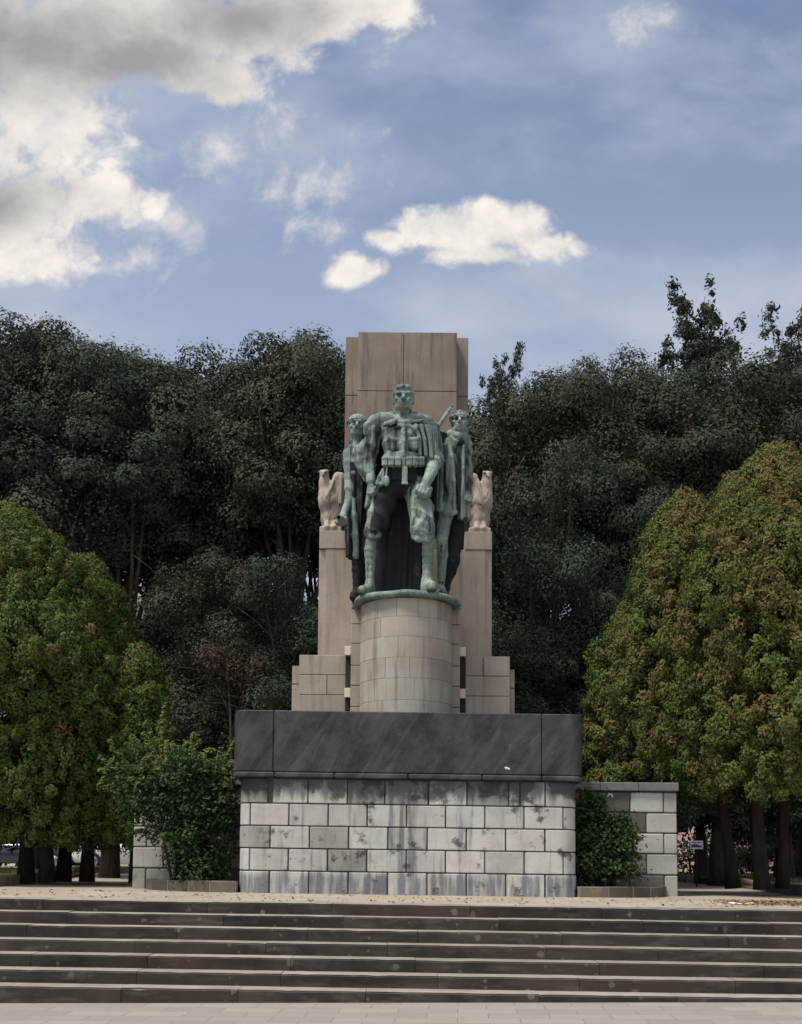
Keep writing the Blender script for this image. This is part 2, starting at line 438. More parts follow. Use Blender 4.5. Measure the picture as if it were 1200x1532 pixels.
def build_ground():
    # platform
    t = NT('platform_paving'); c = t.co()
    n = t.noise(c, .8, 7, .6); f = t.noise(c, 24, 6, .7); st = t.noise(t.mapv(c, (.4, 1.6, 1)), 2.2, 6, .6)
    col = t.mix(t.step(n, .3, .7), (.30, .262, .212), (.385, .34, .28))
    col = t.mix(t.step(st, .5, .72, 0, .5), col, (.24, .205, .165))
    col = t.mix(t.step(f, .52, .72, 0, .45), col, (.20, .175, .14))
    br = t.n('TexBrick'); t.put(br.inputs['Vector'], c)
    br.inputs['Scale'].default_value = 1.0; br.inputs['Brick Width'].default_value = 1.1; br.inputs['Row Height'].default_value = .7
    br.inputs['Mortar Size'].default_value = .008
    col = t.mix(t.math('MULTIPLY', br.outputs['Fac'], .35), col, (.17, .15, .12))
    M_plat = t.done(col, .9, t.bump(f, .4, .01), spec=.15)
    def sheet(name, x0, x1, ys, zf, mat, nx=2, kind='structure'):
        vs, fs = [], []
        xs = np.linspace(x0, x1, nx)
        for yy in ys:
            for xx in xs: vs.append((xx, yy, zf(xx, yy)))
        for j in range(len(ys) - 1):
            for i in range(nx - 1):
                a = j * nx + i; fs.append((a, a + 1, a + nx + 1, a + nx))
        mb = MB(); mb.add(vs, fs); o = mb.build(name, mat); o['kind'] = kind
        return o
    sheet('plaza_ground', -400, 400, [D1 + .3, 36, 36.01, 900], lambda x, y: gz(max(-12, min(12, x))) if y < 36 else gz(max(-12, min(12, x))) - .004, M_plat, 161)
    # lower pavement in stone slabs
    t = NT('lower_pavement_slabs'); c = t.co()
    br = t.n('TexBrick'); t.put(br.inputs['Vector'], t.mapv(c, (1, 1, 1), (0, 0, R(3))))
    br.inputs['Scale'].default_value = 1.0; br.inputs['Brick Width'].default_value = .60; br.inputs['Row Height'].default_value = .32
    br.inputs['Mortar Size'].default_value = .006; br.inputs['Mortar Smooth'].default_value = .2
    br.inputs['Color1'].default_value = (.255, .235, .212, 1); br.inputs['Color2'].default_value = (.315, .29, .258, 1)
    br.inputs['Mortar'].default_value = (.20, .18, .155, 1)
    n = t.noise(c, 1.4, 7, .62); f = t.noise(c, 40, 5, .7)
    col = t.mix(t.step(n, .45, .75, 0, .5), br.outputs['Color'], (.25, .225, .19))
    col = t.mix(t.step(f, .5, .7, 0, .35), col, (.19, .175, .15))
    M_low = t.done(col, .85, t.bump(t.math('ADD', f, t.math('MULTIPLY', br.outputs['Fac'], -1.5)), .4, .01), spec=.2)
    sheet('lower_pavement', -300, 300, [-200, D0 + .25], lambda x, y: low_z(max(-10, min(10, x))), M_low, 121)
    # steps
    t = NT('step_riser'); c = t.co()
    n = t.noise(c, 1.2, 8, .68); n2 = t.noise(t.mapv(c, (1, 1, 1), loc=(4, 9, 1)), 6, 6, .65)
    x, y, z = t.xyz(c)
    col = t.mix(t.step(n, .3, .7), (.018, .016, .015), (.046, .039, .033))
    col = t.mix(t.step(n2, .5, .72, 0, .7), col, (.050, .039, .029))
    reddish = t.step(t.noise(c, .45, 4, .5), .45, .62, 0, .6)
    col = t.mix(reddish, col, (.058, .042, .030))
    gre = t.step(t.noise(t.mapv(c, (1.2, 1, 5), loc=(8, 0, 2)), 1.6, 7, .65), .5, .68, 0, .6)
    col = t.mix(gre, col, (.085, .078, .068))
    # lichen rosettes
    for sc_, th, cc, am in ((4.2, .20, (.17, .155, .12), .55), (8.5, .22, (.14, .125, .10), .5), (2.6, .10, (.24, .20, .15), .5)):
        vo = t.n('TexVoronoi', feature='F1'); t.put(vo.inputs['Vector'], t.mapv(c, (1, 0.0, 1), loc=(sc_ * 1.7, 0, sc_))); vo.inputs['Scale'].default_value = sc_
        cr = t.n('SeparateColor'); t.put(cr.inputs[0], vo.outputs['Color'])
        on = t.step(cr.outputs[0], .70, .72)
        dd = t.math('ADD', vo.outputs['Distance'], t.math('MULTIPLY', t.math('SUBTRACT', t.noise(c, 16, 5, .7), .5), .42))
        ring = t.step(dd, th, th * .6, 0, am)
        col = t.mix(t.math('MULTIPLY', ring, on), col, cc)
    col = t.mix(1.0, col, t.attr('tint')['Color'], 'MULTIPLY')
    M_riser = t.done(col, .8, t.bump(n2, .4, .01), spec=.25)
    t = NT('step_tread'); c = t.co()
    n = t.noise(c, 2.2, 7, .62); f = t.noise(c, 30, 5, .7)
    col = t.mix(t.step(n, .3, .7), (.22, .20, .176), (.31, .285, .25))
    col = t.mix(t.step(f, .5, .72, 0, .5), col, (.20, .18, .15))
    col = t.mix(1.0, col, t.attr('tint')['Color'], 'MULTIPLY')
    M_tread = t.done(col, .8, t.bump(f, .3, .008), spec=.25)
    mb = MB()
    for k in range(7):
        y0 = D0 + k * TR; z1 = -(6 - k) * RI; z0 = z1 - RI - .3
        xx = -16 - random.random() * 1.5
        while xx < 16:
            ln = random.uniform(1.25, 2.1); x1 = xx + ln
            b = bmesh.new(); bmesh.ops.create_cube(b, size=1.0)
            jit = random.uniform(-.003, .003); jz = random.uniform(-.002, .002)
            depth = TR + .06 if k < 6 else .5
            for v in b.verts:
                px_ = (xx + x1) / 2 + v.co.x * (ln - .005)
                v.co = Vector((px_, y0 + jit + (v.co.y + .5) * depth, (z0 if v.co.z < 0 else z1 + jz) - .0075 * px_ + (.001 if v.co.z > 0 else 0)))
            lx = [e for e in b.edges if abs(e.verts[0].co.x - e.verts[1].co.x) > .5 * ln]
            bmesh.ops.subdivide_edges(b, edges=lx, cuts=12, use_grid_fill=True)
            sag = random.uniform(-.004, .004)
            for v in b.verts:
                if v.co.z > z0 + .2:
                    if v.co.y < y0 + .05: v.co.y += random.uniform(-.003, .004); v.co.z -= max(0, random.gauss(0, .0022)) + (random.uniform(.003, .007) if random.random() < .04 else 0)
                    v.co.z += sag * (v.co.x - xx) / ln
            ed = [e for e in b.edges if all(v.co.y < y0 + .05 for v in e.verts) and all(v.co.z > z0 + .2 for v in e.verts) and abs(e.verts[0].co.x - e.verts[1].co.x) > .02]
            bmesh.ops.bevel(b, geom=ed, offset=.014, segments=2, affect='EDGES')
            b.normal_update(); b.verts.index_update()
            tn = rt(.7, 1.3, .05)
            up = [f for f in b.faces if f.normal.z > .3]; dn = [f for f in b.faces if f.normal.z <= .3]
            vs = [v.co[:] for v in b.verts]
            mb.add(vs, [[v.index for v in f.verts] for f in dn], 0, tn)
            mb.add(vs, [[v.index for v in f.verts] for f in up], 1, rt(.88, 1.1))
            b.free(); xx = x1
    o = mb.build('steps', [M_riser, M_tread], fix=False); o['kind'] = 'structure'
build_ground()

# ------------------------------------------------------------------ monument masonry
YW = 17.7                                        # front of the base wall
def zpx(py, Y, px=609): return W(px, py, Y).z
def xpx(px, Y, py=900): return W(px, py, Y).x

mon = empty('monument', (.1, 20.0, gz(.1)))
tag(mon, 'tall pink granite war memorial with a slate parapet on a white block base', 'monument')
def mlink(o): return o
def M(o):        # monument parts are modelled in world space under an offset empty
    o.matrix_parent_inverse = Matrix.Translation(-Vector(mon.location)); return o

def path_fn(x0, x1, yf, yb, r):
    """front line between two rounded corners, then straight back; s=0 in the middle of the front"""
    xm = (x0 + x1) / 2; half = (x1 - x0) / 2 - r; arc = r * math.pi / 2
    def P(s):
        sg = 1 if s >= 0 else -1; a = abs(s)
        if a <= half: return Vector((xm + s, yf, 0)), Vector((0, -1, 0))
        a -= half
        if a <= arc:
            th = a / r
            c = Vector((xm + sg * half, yf + r, 0))
            n = Vector((sg * math.sin(th), -math.cos(th), 0))
            return c + n * r, n
        a -= arc
        return Vector((xm + sg * (half + r), yf + r + a, 0)), Vector((sg, 0, 0))
    return P, half, arc
def path_block(mb, P, s0, s1, z0, z1, out=0.0, thick=.18, bev=.012, tint=1.0, mat=0, zf=None, brk=()):
    n = max(2, int((s1 - s0) / .045) + 1) if any(s0 < b < s1 or abs(s0) > b - .02 or abs(s1) > b - .02 for b in brk) else 2
    ss = np.linspace(s0, s1, n)
    o_, i_ = [], []
    for s in ss:
        p, nn = P(s); o_.append(p + nn * out); i_.append(p - nn * thick)
    mb.prism([(p.x, p.y) for p in o_] + [(p.x, p.y) for p in reversed(i_)], z0, z1, bev, mat, tint, zf)

def base_wall():
    x0, x1 = xpx(355.5, YW, 1260), xpx(865, YW, 1260); yb = 23.0
    zb = -.25
    P, half, arc = path_fn(x0, x1, YW, yb, .30)
    full = half + arc + 4.6
    mb = MB()
    px2s = lambda px: (px - 610.3) / 93.2
    tops = [1.845, 1.435, 1.075, .715, .355]; bots = [1.435, 1.075, .715, .355, -.25]
    for ci in range(5):
        z1, z0 = tops[ci], bots[ci]
        ph = 608.0 if ci % 2 == 1 else 580.5
        js = [px2s(ph + 58.6 * k) for k in range(-16, 17)]
        if ci == 0: js = [j + random.uniform(-.06, .06) for j in js] + [px2s(407), px2s(778)]
        js = sorted(j for j in js if -full < j < full)
        js = [-full] + js + [full]
        for a, b in zip(js, js[1:]):
            if b - a < .08: continue
            g = random.uniform(.009, .013)
            tn = rt(.86, 1.08, .02)
            if random.random() < (.3 if ci == 0 else .06): tn = tuple(v * .62 for v in tn)
            path_block(mb, P, a + g, b - g, z0 + .010, z1 - .010, random.uniform(-.005, .007), .15, .009, tn, 0, (lambda x, y: gz(x)), (half,))
    M(mb.build('base_wall', M_white, mon))
    mb = MB()
    n = 14
    out = [P(s)[0] - P(s)[1] * .028 for s in list(np.linspace(-full, -half - arc, 2)) + list(np.linspace(-half - arc, -half, n)) + list(np.linspace(half, half + arc, n)) + list(np.linspace(half + arc + .01, full, 2))]
    mb.prism([(p.x, p.y) for p in out], -.3, 1.86, 0)
    M(mb.build('wall_core', M_mortar, mon))
    # slate parapet, slightly wider, with a narrow moulding along its foot
    xa, xb = xpx(348, YW - .08, 1110), xpx(874, YW - .08, 1110)
    P2, h2, a2 = path_fn(xa, xb, YW - .08, yb, .24)
    f2 = h2 + a2 + 4.6
    mb = MB()
    zt = zpx(1065, YW - .08); zl = zpx(1157, YW - .08); z0 = 1.845 + .004
    def S(px): return (px - 611.0) / 93.7
    js = [-f2, S(408), S(812), f2]
    js2 = [-f2, -h2 - a2 - 1.2, S(410), S(500), S(611), S(722), S(812), h2 + a2 + 1.2, f2]
    tl = [.95, 1.0, .97]
    for a, b, tt in zip(js, js[1:], tl):
        path_block(mb, P2, a + .003, b - .003, zl, zt, 0, .4, .016, tt, 0, lambda x, y: gz(x), (h2,))
    for a, b in zip(js2, js2[1:]):
        path_block(mb, P2, a + .003, b - .003, z0, zl - .006, random.uniform(.006, .014), .4, .02, random.uniform(.9, 1.25), 0, lambda x, y: gz(x), (h2,))
    out = [P2(s)[0] - P2(s)[1] * .3 for s in list(np.linspace(-f2, -h2 - a2, 2)) + list(np.linspace(-h2 - a2, -h2, n)) + list(np.linspace(h2, h2 + a2, n)) + list(np.linspace(h2 + a2 + .01, f2, 2))]
    mb.prism([(p.x, p.y) for p in out], 1.87, zt - .03, 0, 0, .8)
    # pale chipped spot
    M(mb.build('parapet', M_slate, mon))
    c = W(759, 1149.5, YW - .083); mb = MB()
    b = bmesh.new(); bmesh.ops.create_icosphere(b, subdivisions=2, radius=1)
    for v in b.verts:
        v.co = Vector((c.x + v.co.x * .045 * (1 + .3 * math.sin(7 * v.co.z)), c.y + v.co.y * .008, c.z + v.co.z * .022 - v.co.x * .012))
    mb.bm(b, 0); M(mb.build('stone_chip', M_cream, mon))
    return zt
ZT = base_wall()

def wing(side):
    Y = 19.0
    if side < 0: xo, xi = xpx(199, Y, 1260), xpx(362, YW, 1260)
    else: xo, xi = xpx(1014, Y, 1260), xpx(858, YW, 1260)
    a, b = min(xo, xi), max(xo, xi)
    zt = zpx(1169, Y, 900) + .0; zc = zpx(1182, Y, 900)
    mb = MB(); cm = MB()
    zs = [zc - .002, 1.42, 1.07, .715, .355, -.25]
    for ci in range(5):
        z1, z0 = zs[ci], zs[ci + 1]
        # short quoins at the free end alternate
        if side > 0: js = [b, b - (.235 if ci % 2 == 0 else .535)]
        else: js = [a, a + (.235 if ci % 2 == 0 else .535)]
        x = js[-1]
        while a < x < b:
            x += -side * random.uniform(.52, .62); js.append(max(a, min(b, x)))
        js = sorted(set(round(j, 4) for j in js))
        for p, q in zip(js, js[1:]):
            if q - p < .03: continue
            end = (q > b - .01) if side > 0 else (p < a + .01)
            tn = rt(.92, 1.12, .02) if end or random.random() < .55 else rt(.35, .6, .03)
            if ci == 4: tn = tuple(v * .8 for v in tn)
            if side > 0 and ci < 2 and q < xpx(978, Y, 1230): tn = tuple(v * f_ for v, f_ in zip(rt(.24, .36), (1, .96, .9)))
            mb.box(p + .009, q - .009, Y + random.uniform(-.004, .004), Y + .6, z0 + .010 + gz(p), z1 - .011 + gz(p), .014, 0, tn)
    o = M(mb.build('wing_wall', M_wing, mon))
    cm.box(a + .03, b - .01, Y + .03, Y + .57, -.3, zc + .0, 0)
    k = cm.build('mortar_core', M_mortar, o)
    kb = MB(); L = b - a; n = 3
    for i in range(n):
        kb.box(a - (.05 if side < 0 else -.0) + L * i / n + .003, a + L * (i + 1) / n + (.02 if side > 0 and i == n - 1 else -.003), Y - .06, Y + .66, zc + .004 + gz(a), zt + gz(a), .012, 0, rt(.85, 1.15))
    kb.build('coping', M_cap, o)
    return o
wL = wing(-1); wR = wing(1)
wR['label'] = 'right hand wing wall with pale quoins and a blackened patch'
# faded white paint marks on the right wing wall
mb = MB()
for (ax, ay, bx, by) in ((909, 1192, 911, 1187), (911, 1187, 913, 1190), (913, 1190, 915, 1187.5), (915, 1187.5, 916.5, 1194)):
    p, q = W(ax, ay, 18.985), W(bx, by, 18.985); mb.tube([p, q], [.012, .012], 6)
o = mb.build('paint_mark', plain('white_paint', (.75, .75, .72), .6), wR); o.matrix_parent_inverse = wR.matrix_world.inverted() if False else Matrix.Identity(4)

def stack(name, mat, spec, parent=mon):
    """spec: list of (x0,x1,y0,y1,[z levels],[joint x per course]) in world metres; every course is jointed blocks"""
    mb = MB()
    for (x0, x1, y0, y1, zs, jx, g) in spec:
        for i, (za, zb) in enumerate(zip(zs, zs[1:])):
            js = [x0] + [j for j in (jx[i % len(jx)] if jx else []) if x0 < j < x1] + [x1]
            for a, b in zip(js, js[1:]):
                mb.box(a + (g if a > x0 else 0), b - (g if b < x1 else 0), y0 + random.uniform(0, .004), y1,
                       za + (g if i else 0), zb - (g if i < len(zs) - 2 else 0), .007, 0, rt(.93, 1.07, .02))
        mb.box(x0 + .03, x1 - .03, y0 + .035, y1 - .03, zs[0] + .02, zs[-1] - .03, 0, 0, .35)
    return M(mb.build(name, mat, parent))

ZB = ZT - .06
def upper_works():
    # --- stele
    Ya, Yb = 21.2, 21.5
    zs = [ZB, zpx(720, Ya), zpx(585, Ya), zpx(497, Ya)]
    xl, xr = xpx(535.5, Ya, 560), xpx(683.5, Ya, 560)
    zs2 = [ZB, zpx(720, Yb), zpx(592, Yb), zpx(504.5, Yb)]
    xl2, xr2 = xpx(517, Yb, 560), xpx(700.5, Yb, 560)
    stack('stele', M_stele, [(xl, xr, Ya, Ya + .9, zs, [[], [], [xpx(604, Ya, 560)]], .005),
                             (xl2, xr2, Yb, Yb + .55, zs2, None, .007)])
    # --- pilaster slab carrying the eagles
    Yp = 20.95
    zt = zpx(822, Yp); zl = zpx(981, 20.6)
    x0, x1 = xpx(486.5, Yp), xpx(726.5, Yp); x0o, x1o = xpx(477, Yp + .1), xpx(735.5, Yp + .1)
    zs = [ZB, zl, zt]
    stack('pilaster_slab', M_gran, [(x0, x1, Yp, Yp + .24, zs, None, .006), (x0o, x1o, Yp + .05, Yp + .6, zs, None, .006)])
    zp = zpx(795, Yp)
    for a, b in ((x0o, xpx(519, Yp)), (xpx(695, Yp), x1o)):
        stack('eagle_pedestal', M_gran, [(a + .003, b, Yp - .01, Yp + .55, [zt + .006, zp], None, .006)])
    # --- stepped side blocks
    Ys = 20.6
    def zz(py): return zpx(py, Ys)
    la, lb = xpx(447.5, Ys, 1020), xpx(517.5, Ys, 1020)
    ra, rb_ = xpx(696.5, Ys, 1020), xpx(763, Ys, 1020)
    za = [ZB, zz(1040.5), zz(1010.5), zz(981)]
    stack('stepped_block', M_gran, [(la, lb, Ys, Ys + .5, za, [[], [xpx(491, Ys)], []], .006),
                                    (xpx(437, Ys + .12, 1020), la + .2, Ys + .12, Ys + .45, [ZB, zz(1023.5), zz(996)], None, .008)])
    stack('stepped_block', M_gran, [(ra, rb_, Ys, Ys + .5, za, [[], [], [xpx(723, Ys)]], .006),
                                    (rb_ - .2, xpx(770, Ys + .12, 1020), Ys + .12, Ys + .45, [ZB, zz(1027), zz(999)], None, .008)])
    # --- pier behind the drum
    Yq = 20.15
    zq = zpx(904, Yq); qa, qb = xpx(526.0, Yq), xpx(688.5, Yq)
    stack('drum_pier', M_gran, [(qa, qb, Yq, Yq + .85, [ZB, zpx(1058, Yq), zpx(1026, Yq), zpx(996, Yq), zpx(963, Yq), zpx(934, Yq), zq], None, .006)])
    # --- slots beside the pier: cream blocks painted as sunlit patches, dark plates as shade
    for (a, b) in ((517, 526), (688.3, 697)):
        for (t0, t1, t2) in ((967.5, 981, 1028), (1030, 1044, 1063)):
            Yc = 20.35
            mb = MB(); mb.box(xpx(a, Yc), xpx(b, Yc), Yc - .02, Yc + .2, zpx(t1, Yc), zpx(t0, Yc), .006)
            o = M(mb.build('sunlit_block', M_cream, mon))
            mb = MB(); mb.box(xpx(a, Yc) + .008, xpx(b, Yc) - .008, Yc + .1, Yc + .2, zpx(t2, Yc), zpx(t1, Yc) - .004, .004)
            p = mb.build('slot_shade', M_slot, o)
    # --- drum
    Rd, c = .842, Vector((xpx(607.6, 20.0, 980), 20.0, 0))
    ztop = zpx(894, 20.0 - Rd)
    lev = [ztop, zpx(921.6, 19.16), zpx(951.5, 19.16), zpx(983, 19.16), zpx(1014, 19.16), zpx(1047, 19.16), ZB]
    joints = [(-62, -38, -12, 14, 42, 64), (-60, -33, 36, 62), (-70, -40, -10, 22, 60), (-55, -26, 4, 33, 66), (-70, -42, 10, 50), (-60, -30, 28, 58)]
    mb = MB()
    for i in range(6):
        z1, z0 = lev[i], lev[i + 1]
        js = [-92] + list(joints[i]) + [92]
        for a, b in zip(js, js[1:]):
            n = max(3, int((b - a) / 5)); o_, i_ = [], []
            g = .16
            for th in np.linspace(R(a + g), R(b - g), n):
                o_.append((c.x + Rd * math.sin(th), c.y - Rd * math.cos(th))); i_.append((c.x + (Rd - .15) * math.sin(th), c.y - (Rd - .15) * math.cos(th)))
            mb.prism(o_ + i_[::-1], z0 + .0015, z1 - .0015, .004, 0, rt(.86, 1.12, .05))
    prof = [(Rd - .02, ZB), (Rd - .02, ztop - .02)]
    mb.lathe(prof, 48, c, 0, .4)
    o = M(mb.build('drum', M_drum, mon))
    # rubbed-out graffiti smear low on the drum
    return c, Rd, ztop
DC, DR, DZ = upper_works()

# ------------------------------------------------------------------ sculpting engine: distance fields -> surface nets
class Sculpt:
    def __init__(s, lo, hi, h):
        s.lo = np.array(lo, np.float32); s.h = h
        s.n = np.ceil((np.array(hi) - np.array(lo)) / h).astype(int) + 1
        s.F = np.full(s.n, .2, np.float32); s.T = np.zeros(s.n, np.float32)
        s.ax = [s.lo[i] + h * np.arange(s.n[i], dtype=np.float32) for i in range(3)]
    def put(s, fn, lo, hi, k=.03, tone=0.0, sub=False):
        pad = k + .06
        a = [max(0, int((lo[i] - pad - s.lo[i]) / s.h)) for i in range(3)]
        b = [min(s.n[i], int((hi[i] + pad - s.lo[i]) / s.h) + 2) for i in range(3)]
        if any(a[i] >= b[i] for i in range(3)): return
        sl = tuple(slice(a[i], b[i]) for i in range(3))
        X = s.ax[0][sl[0]][:, None, None]; Y = s.ax[1][sl[1]][None, :, None]; Z = s.ax[2][sl[2]][None, None, :]
        d = fn(X, Y, Z); d = np.broadcast_to(d, s.F[sl].shape)
        f = s.F[sl]
        if sub:
            h = np.clip(.5 - .5 * (f + d) / k, 0, 1)
            if tone: s.T[sl] = s.T[sl] * (1 - h) + tone * h
            s.F[sl] = f * (1 - h) + (-d) * h + k * h * (1 - h)
        else:
            h = np.clip(.5 + .5 * (f - d) / k, 0, 1)
            s.F[sl] = f * (1 - h) + d * h - k * h * (1 - h)
            s.T[sl] = s.T[sl] * (1 - h) + tone * h
    # primitives -----------------------------------------------------
    def cone(s, a, b, ra, rb, k=.04, tone=0., fold=None, sub=False, flat=1.0):
        a = np.array(a, np.float32); b = np.array(b, np.float32); ab = b - a; L2 = float(ab @ ab) + 1e-9
        def fn(X, Y, Z):
            px, py, pz = X - a[0], Y - a[1], Z - a[2]
            t = np.clip((px * ab[0] + py * ab[1] + pz * ab[2]) / L2, 0, 1)
            d = np.sqrt((px - t * ab[0]) ** 2 + ((py - t * ab[1]) / flat) ** 2 + (pz - t * ab[2]) ** 2) - (ra + (rb - ra) * t)
            if fold: d = d - fold(X, Y, Z, t)
            return d
        r = max(ra, rb) * max(1, flat)
        s.put(fn, np.minimum(a, b) - r, np.maximum(a, b) + r, k, tone, sub)
    def chain(s, pts, k=.04, tone=0., fold=None, flat=1.0):
        for p, q in zip(pts, pts[1:]): s.cone(p[:3], q[:3], p[3], q[3], k, tone, fold, flat=flat)
    def ell(s, c, r, k=.04, tone=0., rot=None, fold=None, sub=False):
        c = np.array(c, np.float32); r = np.array(r, np.float32); Rm = None if rot is None else np.array(Matrix.Rotation(1, 3, 'X')) * 0
        if rot is not None:
            from mathutils import Euler
            Rm = np.array(Euler(rot).to_matrix().transposed(), np.float32)
        def fn(X, Y, Z):
            px, py, pz = X - c[0], Y - c[1], Z - c[2]
            if Rm is not None:
                px, py, pz = (Rm[0, 0] * px + Rm[0, 1] * py + Rm[0, 2] * pz, Rm[1, 0] * px + Rm[1, 1] * py + Rm[1, 2] * pz, Rm[2, 0] * px + Rm[2, 1] * py + Rm[2, 2] * pz)
            k0 = np.sqrt((px / r[0]) ** 2 + (py / r[1]) ** 2 + (pz / r[2]) ** 2)
            k1 = np.sqrt((px / r[0] ** 2) ** 2 + (py / r[1] ** 2) ** 2 + (pz / r[2] ** 2) ** 2) + 1e-6
            d = k0 * (k0 - 1) / k1
            if fold: d = d - fold(X, Y, Z, 0)
            return d
        m_ = max(r) if rot is not None else r
        s.put(fn, c - m_, c + m_, k, tone, sub)
    def box(s, c, hf, rr=.02, k=.015, tone=0., rot=None, sub=False):
        from mathutils import Euler
        c = np.array(c, np.float32); hf = np.array(hf, np.float32)
        Rm = np.array(Euler(rot or (0, 0, 0)).to_matrix().transposed(), np.float32)
        def fn(X, Y, Z):
            px, py, pz = X - c[0], Y - c[1], Z - c[2]
            qx = np.abs(Rm[0, 0] * px + Rm[0, 1] * py + Rm[0, 2] * pz) - hf[0] + rr
            qy = np.abs(Rm[1, 0] * px + Rm[1, 1] * py + Rm[1, 2] * pz) - hf[1] + rr
            qz = np.abs(Rm[2, 0] * px + Rm[2, 1] * py + Rm[2, 2] * pz) - hf[2] + rr
            return np.sqrt(np.maximum(qx, 0) ** 2 + np.maximum(qy, 0) ** 2 + np.maximum(qz, 0) ** 2) + np.minimum(np.maximum(qx, np.maximum(qy, qz)), 0) - rr
        m_ = float(np.linalg.norm(hf))
        s.put(fn, c - m_, c + m_, k, tone, sub)
    def skirt(s, a, b, ra, rb, nf=9, amp=.03, ph=0., k=.03, tone=0., low=None):
        """hanging cloth: elliptical section (rx, ry) from a (top) to b (bottom) with pleats that deepen downward"""
        a = np.array(a, np.float32); b = np.array(b, np.float32)
        def fn(X, Y, Z):
            t = np.clip((a[2] - Z) / (a[2] - b[2]), 0, 1)
            cx = a[0] + (b[0] - a[0]) * t; cy = a[1] + (b[1] - a[1]) * t
            rx = ra[0] + (rb[0] - ra[0]) * t; ry = ra[1] + (rb[1] - ra[1]) * t
            px, py = X - cx, Y - cy
            th = np.arctan2(py / ry, px / rx)
            q = np.sqrt((px / rx) ** 2 + (py / ry) ** 2)
            rad = np.sqrt(px ** 2 + py ** 2) + 1e-6
            w = amp * (.35 + .65 * t) * (np.sin(nf * th + ph + 1.6 * np.sin(Z * 2.1 + ph)) + .45 * np.sin(2.3 * nf * th + 2 * ph - Z * 1.7))
            d = (q - 1) * rad / np.maximum(q, .2) - w
            cap = np.maximum(Z - a[2], b[2] + (0 if low is None else low(th)) - Z)
            return np.maximum(d * .8, cap)
        mx = np.maximum(ra, rb)
        lo = np.minimum(a, b) - np.array([mx[0] + .1, mx[1] + .1, .1]); hi = np.maximum(a, b) + np.array([mx[0] + .1, mx[1] + .1, .1])
        s.put(fn, lo, hi, k, tone)
    # -----------------------------------------------------------------
    def mesh(s, name, lift=None):
        F = s.F; n = s.n
        F[0] = F[-1] = .1; F[:, 0] = F[:, -1] = .1; F[:, :, 0] = F[:, :, -1] = .1
        S = F < 0
        cn = n - 1
        acc = np.zeros(tuple(cn) + (3,), np.float32); cnt = np.zeros(tuple(cn), np.float32)
        quads = []
        cid = np.arange(np.prod(cn)).reshape(cn)
        for ax in range(3):
            o1, o2 = [i for i in range(3) if i != ax]
            A = [slice(None)] * 3; B = [slice(None)] * 3
            A[ax] = slice(0, -1); B[ax] = slice(1, None)
            cr = S[tuple(A)] != S[tuple(B)]
            idx = np.argwhere(cr)
            ok = (idx[:, o1] > 0) & (idx[:, o1] < n[o1] - 1) & (idx[:, o2] > 0) & (idx[:, o2] < n[o2] - 1)
            idx = idx[ok]
            j = idx.copy(); j[:, ax] += 1
            f0 = F[tuple(idx.T)]; f1 = F[tuple(j.T)]
            p = idx.astype(np.float32); p[:, ax] += f0 / (f0 - f1)
            cells = []
            for d1, d2 in ((-1, -1), (0, -1), (0, 0), (-1, 0)):
                c = idx.copy(); c[:, o1] += d1; c[:, o2] += d2
                np.add.at(acc, tuple(c.T), p); np.add.at(cnt, tuple(c.T), 1)
                cells.append(cid[tuple(c.T)])
            q = np.stack(cells, 1)
            inside = f0 < 0
            fl = inside if ax != 1 else ~inside
            q[~fl] = q[~fl][:, ::-1]
            quads.append(q)
        q = np.concatenate(quads)
        used = np.unique(q); rm = np.zeros(int(np.prod(cn)), np.int64); rm[used] = np.arange(len(used))
        q = rm[q]
        V = acc.reshape(-1, 3)[used] / cnt.reshape(-1)[used][:, None]
        vi = np.clip(np.round(V).astype(int), 0, n - 1)
        tone = s.T[tuple(vi.T)]
        V = V * s.h + s.lo
        if lift:
            k_, zc_ = lift; V[:, 2] = np.where(V[:, 2] < zc_, V[:, 2] * k_, V[:, 2] + (k_ - 1) * zc_)
        me = bpy.data.meshes.new(name)
        me.vertices.add(len(V)); me.vertices.foreach_set('co', V.astype(np.float32).ravel())
        me.loops.add(q.size); me.loops.foreach_set('vertex_index', q.astype(np.int32).ravel())
        me.polygons.add(len(q)); me.polygons.foreach_set('loop_start', np.arange(0, q.size, 4, dtype=np.int32))
        me.polygons.foreach_set('use_smooth', np.ones(len(q), bool))
        me.update(calc_edges=True)
        a = me.attributes.new('patina_shade', 'FLOAT', 'POINT'); a.data.foreach_set('value', tone.astype(np.float32))  # tone mixes real patina with painted shade and lighter fold ridges
        a = me.attributes.new('tint', 'FLOAT_COLOR', 'POINT'); a.data.foreach_set('color', np.ones(len(V) * 4, np.float32))
        return me

def wr(amp, fx=14, fz=17, ph=0.):
    """soft cloth wrinkles"""
    return lambda X, Y, Z, t: 1.35 * amp * (np.sin(fx * X + 5 * Z + ph) * np.sin(fz * Z - 6 * X + 2 * ph + 4 * Y) + .8 * (1 - 2 * np.abs(np.sin(1.05 * fz * Z + 5 * X + 3 * Y + ph)) ** .7))
def rings(f, amp): return lambda X, Y, Z, t: amp * np.abs(np.sin(f * Z + 4 * X)) ** .6

